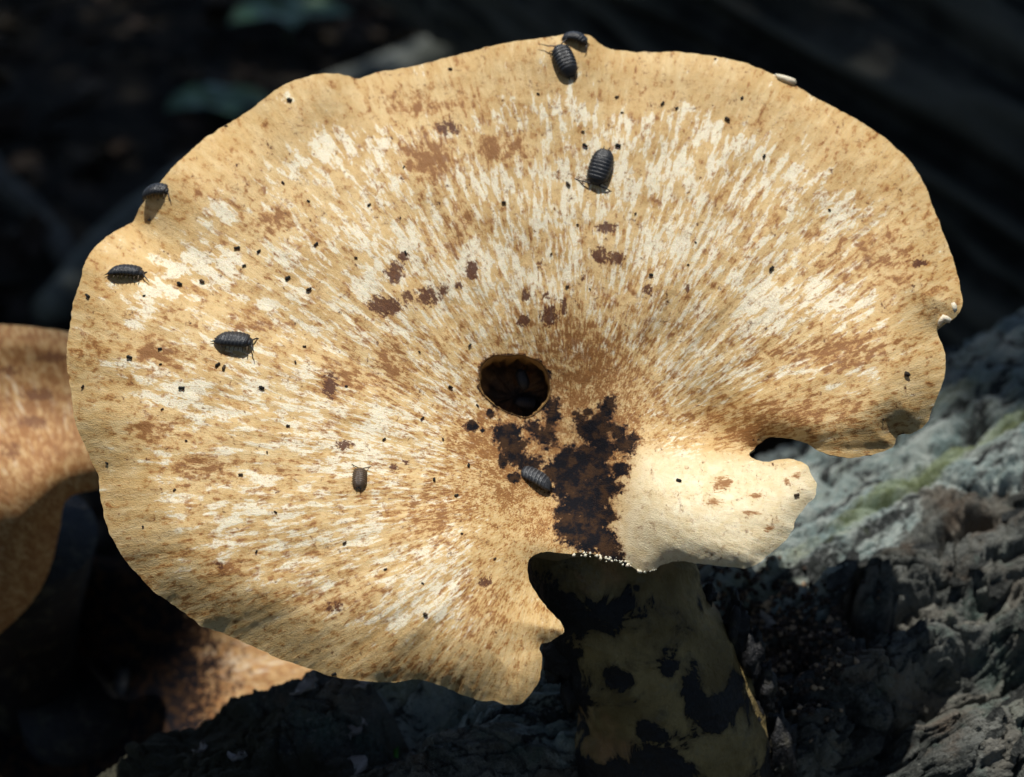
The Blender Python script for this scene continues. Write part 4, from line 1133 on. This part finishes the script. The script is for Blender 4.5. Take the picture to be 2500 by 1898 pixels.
seedling(gpt(2430, 640, 0), 5, 0.07, 'shaded green seedling at the foot of the rotting log', 0.05)
seedling(gpt(1960, 1090, 0), 5, 0.05, 'green seedling glimpsed through the notch of the big cap', 0.02)
seedling(gpt(2330, 960, 0), 5, 0.05, 'dark green seedling behind the lichen crest of the fallen log', 0.03)

# ------------------------------------------------------------------ unseen trees, added to shade the place and hold back low sky
def unseen_shade_tree(base, label, limbs, crown_c, crown_r, n, lit, minz=1.15):
    root = empty('unseen_shade_tree', tuple(base)); tag(root, label, 'tree')
    base = np.array(base, float); cc = np.array(crown_c, float)
    t = np.linspace(0, 1, 14)[:, None]
    c = base + (np.array([cc[0] * .4 + base[0] * .6, cc[1] * .4 + base[1] * .6, cc[2] + 0.3]) - base) * t + 0.08 * np.sin(t * 5)
    V, F = tube(c, np.linspace(0.16, 0.06, 14), 18); mesh_obj('tree_trunk', V, F, M_TRUNK, root)
    def in_gap(C, margin):
        hit = np.zeros(len(C), bool)
        for (lx, ly, lz, rx, ry, ang, frac) in lit:               # gaps that the sun comes through
            k = (C[:, 2] - lz) / SUN_DIR[2]
            qx = C[:, 0] - SUN_DIR[0] * k - lx; qy = C[:, 1] - SUN_DIR[1] * k - ly
            ca, sa = math.cos(ang), math.sin(ang)
            hit |= (((qx * ca + qy * sa) / (rx + margin)) ** 2 + ((-qx * sa + qy * ca) / (ry + margin)) ** 2 < 1) & (rng.random(len(C)) < frac)
        return hit
    for k in range(limbs):
        a = 2 * np.pi * k / limbs + 0.4
        e = cc + np.array([math.cos(a) * crown_r[0] * .85, math.sin(a) * crown_r[1] * .85, rng.uniform(-.2, .5) * crown_r[2]])
        st = c[8 + k % 5]
        m = (st + e) / 2 + np.array([0, 0, 0.35])
        pl_ = np.array([st, (st + m) / 2 + [0, 0, .06], m, (m + e) / 2 + [0, 0, .05], e])
        tt = np.linspace(0, 4, 80); dense = np.stack([np.interp(tt, range(5), pl_[:, i]) for i in range(3)], -1)
        if in_gap(dense, 0.12).any(): continue
        V, F = tube(pl_, [0.05, 0.042, 0.032, 0.02, 0.008], 9); mesh_obj('limb', V, F, M_TRUNK, root)
    u = nrm(rng.normal(size=(n, 3))); u[:, 2] = u[:, 2] * 1.0
    rr_ = rng.random(n) ** 0.45
    C = cc + u * rr_[:, None] * np.array(crown_r)
    C = C + 0.15 * np.stack([fbm(C * 2 + 9 * i, 2) for i in range(3)], -1)
    keep = (C[:, 2] > minz) & ~in_gap(C, 0.10)
    C = C[keep]
    N = nrm(np.stack([rng.normal(0, .5, len(C)), rng.normal(0, .5, len(C)), np.ones(len(C))], -1))
    V, F, tint = many_leaves(C, rng.uniform(0.08, 0.14, len(C)), rng.normal(size=(len(C), 3)), N)
    mesh_obj('crown', V, F, M_CANOPY, root, True, {'tint': tint})
pc = cap.P(np.array([1300.]), np.array([850.]))[0]
LIT = [(pc[0], pc[1], pc[2], 0.17, 0.135, 0.0, 1.0)]  # places to be sunlit: the added crown is thinned above each
pl = at(2250, 1000, 0.70); LIT.append((pl[0], pl[1], pl[2], 0.12, 0.04, 0.5, 0.65))
pl = at(2200, 1500, 0.60); LIT.append((pl[0], pl[1], pl[2], 0.22, 0.12, 0.4, 0.3))
pl = at(80, 950, 0.645); LIT.append((pl[0], pl[1], pl[2], 0.06, 0.0, 0.0, 0.8))
for gx_, gy_, rx_, fr in [(1215, 150, 0.12, 0.6), (1560, 90, 0.10, 0.35), (900, 200, 0.18, 0.3), (700, 80, 0.12, 0.1), (520, 260, 0.10, 0.1), (2250, 700, 0.2, 0.3)]:
    pl = gpt(gx_, gy_, 0.05); LIT.append((pl[0], pl[1], pl[2], rx_, rx_, 0.0, fr))
pl = at(2150, 300, 1.5); LIT.append((pl[0], pl[1], pl[2], 0.35, 0.2, 0.0, 0.08))
pl = at(1600, 60, 1.8); LIT.append((pl[0], pl[1], pl[2], 0.15, 0.15, 0.0, 0.15))
unseen_shade_tree((1.6, -2.3, -0.1), 'unseen tall leafy tree overhead, added to shade the forest floor', 9, (0.0, 0.8, 4.8), (4.4, 4.4, 1.0), 36000, LIT, 2.0)
for k, (ang, rd, what) in enumerate([(95, 3.6, 'beyond the high end of the fallen log'), (140, 3.4, 'next to the trunk of the tall tree'), (180, 3.6, 'facing the front of the big cap'), (222, 3.4, 'facing the stem across the clearing'),
                              (262, 3.6, 'beyond the low end of the fallen log'), (300, 3.6, 'beyond the brown mushroom'), (338, 5.6, 'past the fallen branch'), (20, 5.8, 'past the rotting log'), (57, 5.0, 'at the far end of the rotting log')]):
    bx, by = rd * math.sin(R(ang)), 0.6 + rd * math.cos(R(ang))
    unseen_shade_tree((bx, by, -0.05), 'unseen bushy young tree, added to block low sky, ' + what, 5, (bx, by, 1.7), (1.45, 1.45, 1.75), 3000, [], 0.08)  # ring of out-of-view trees added to close off the low sky
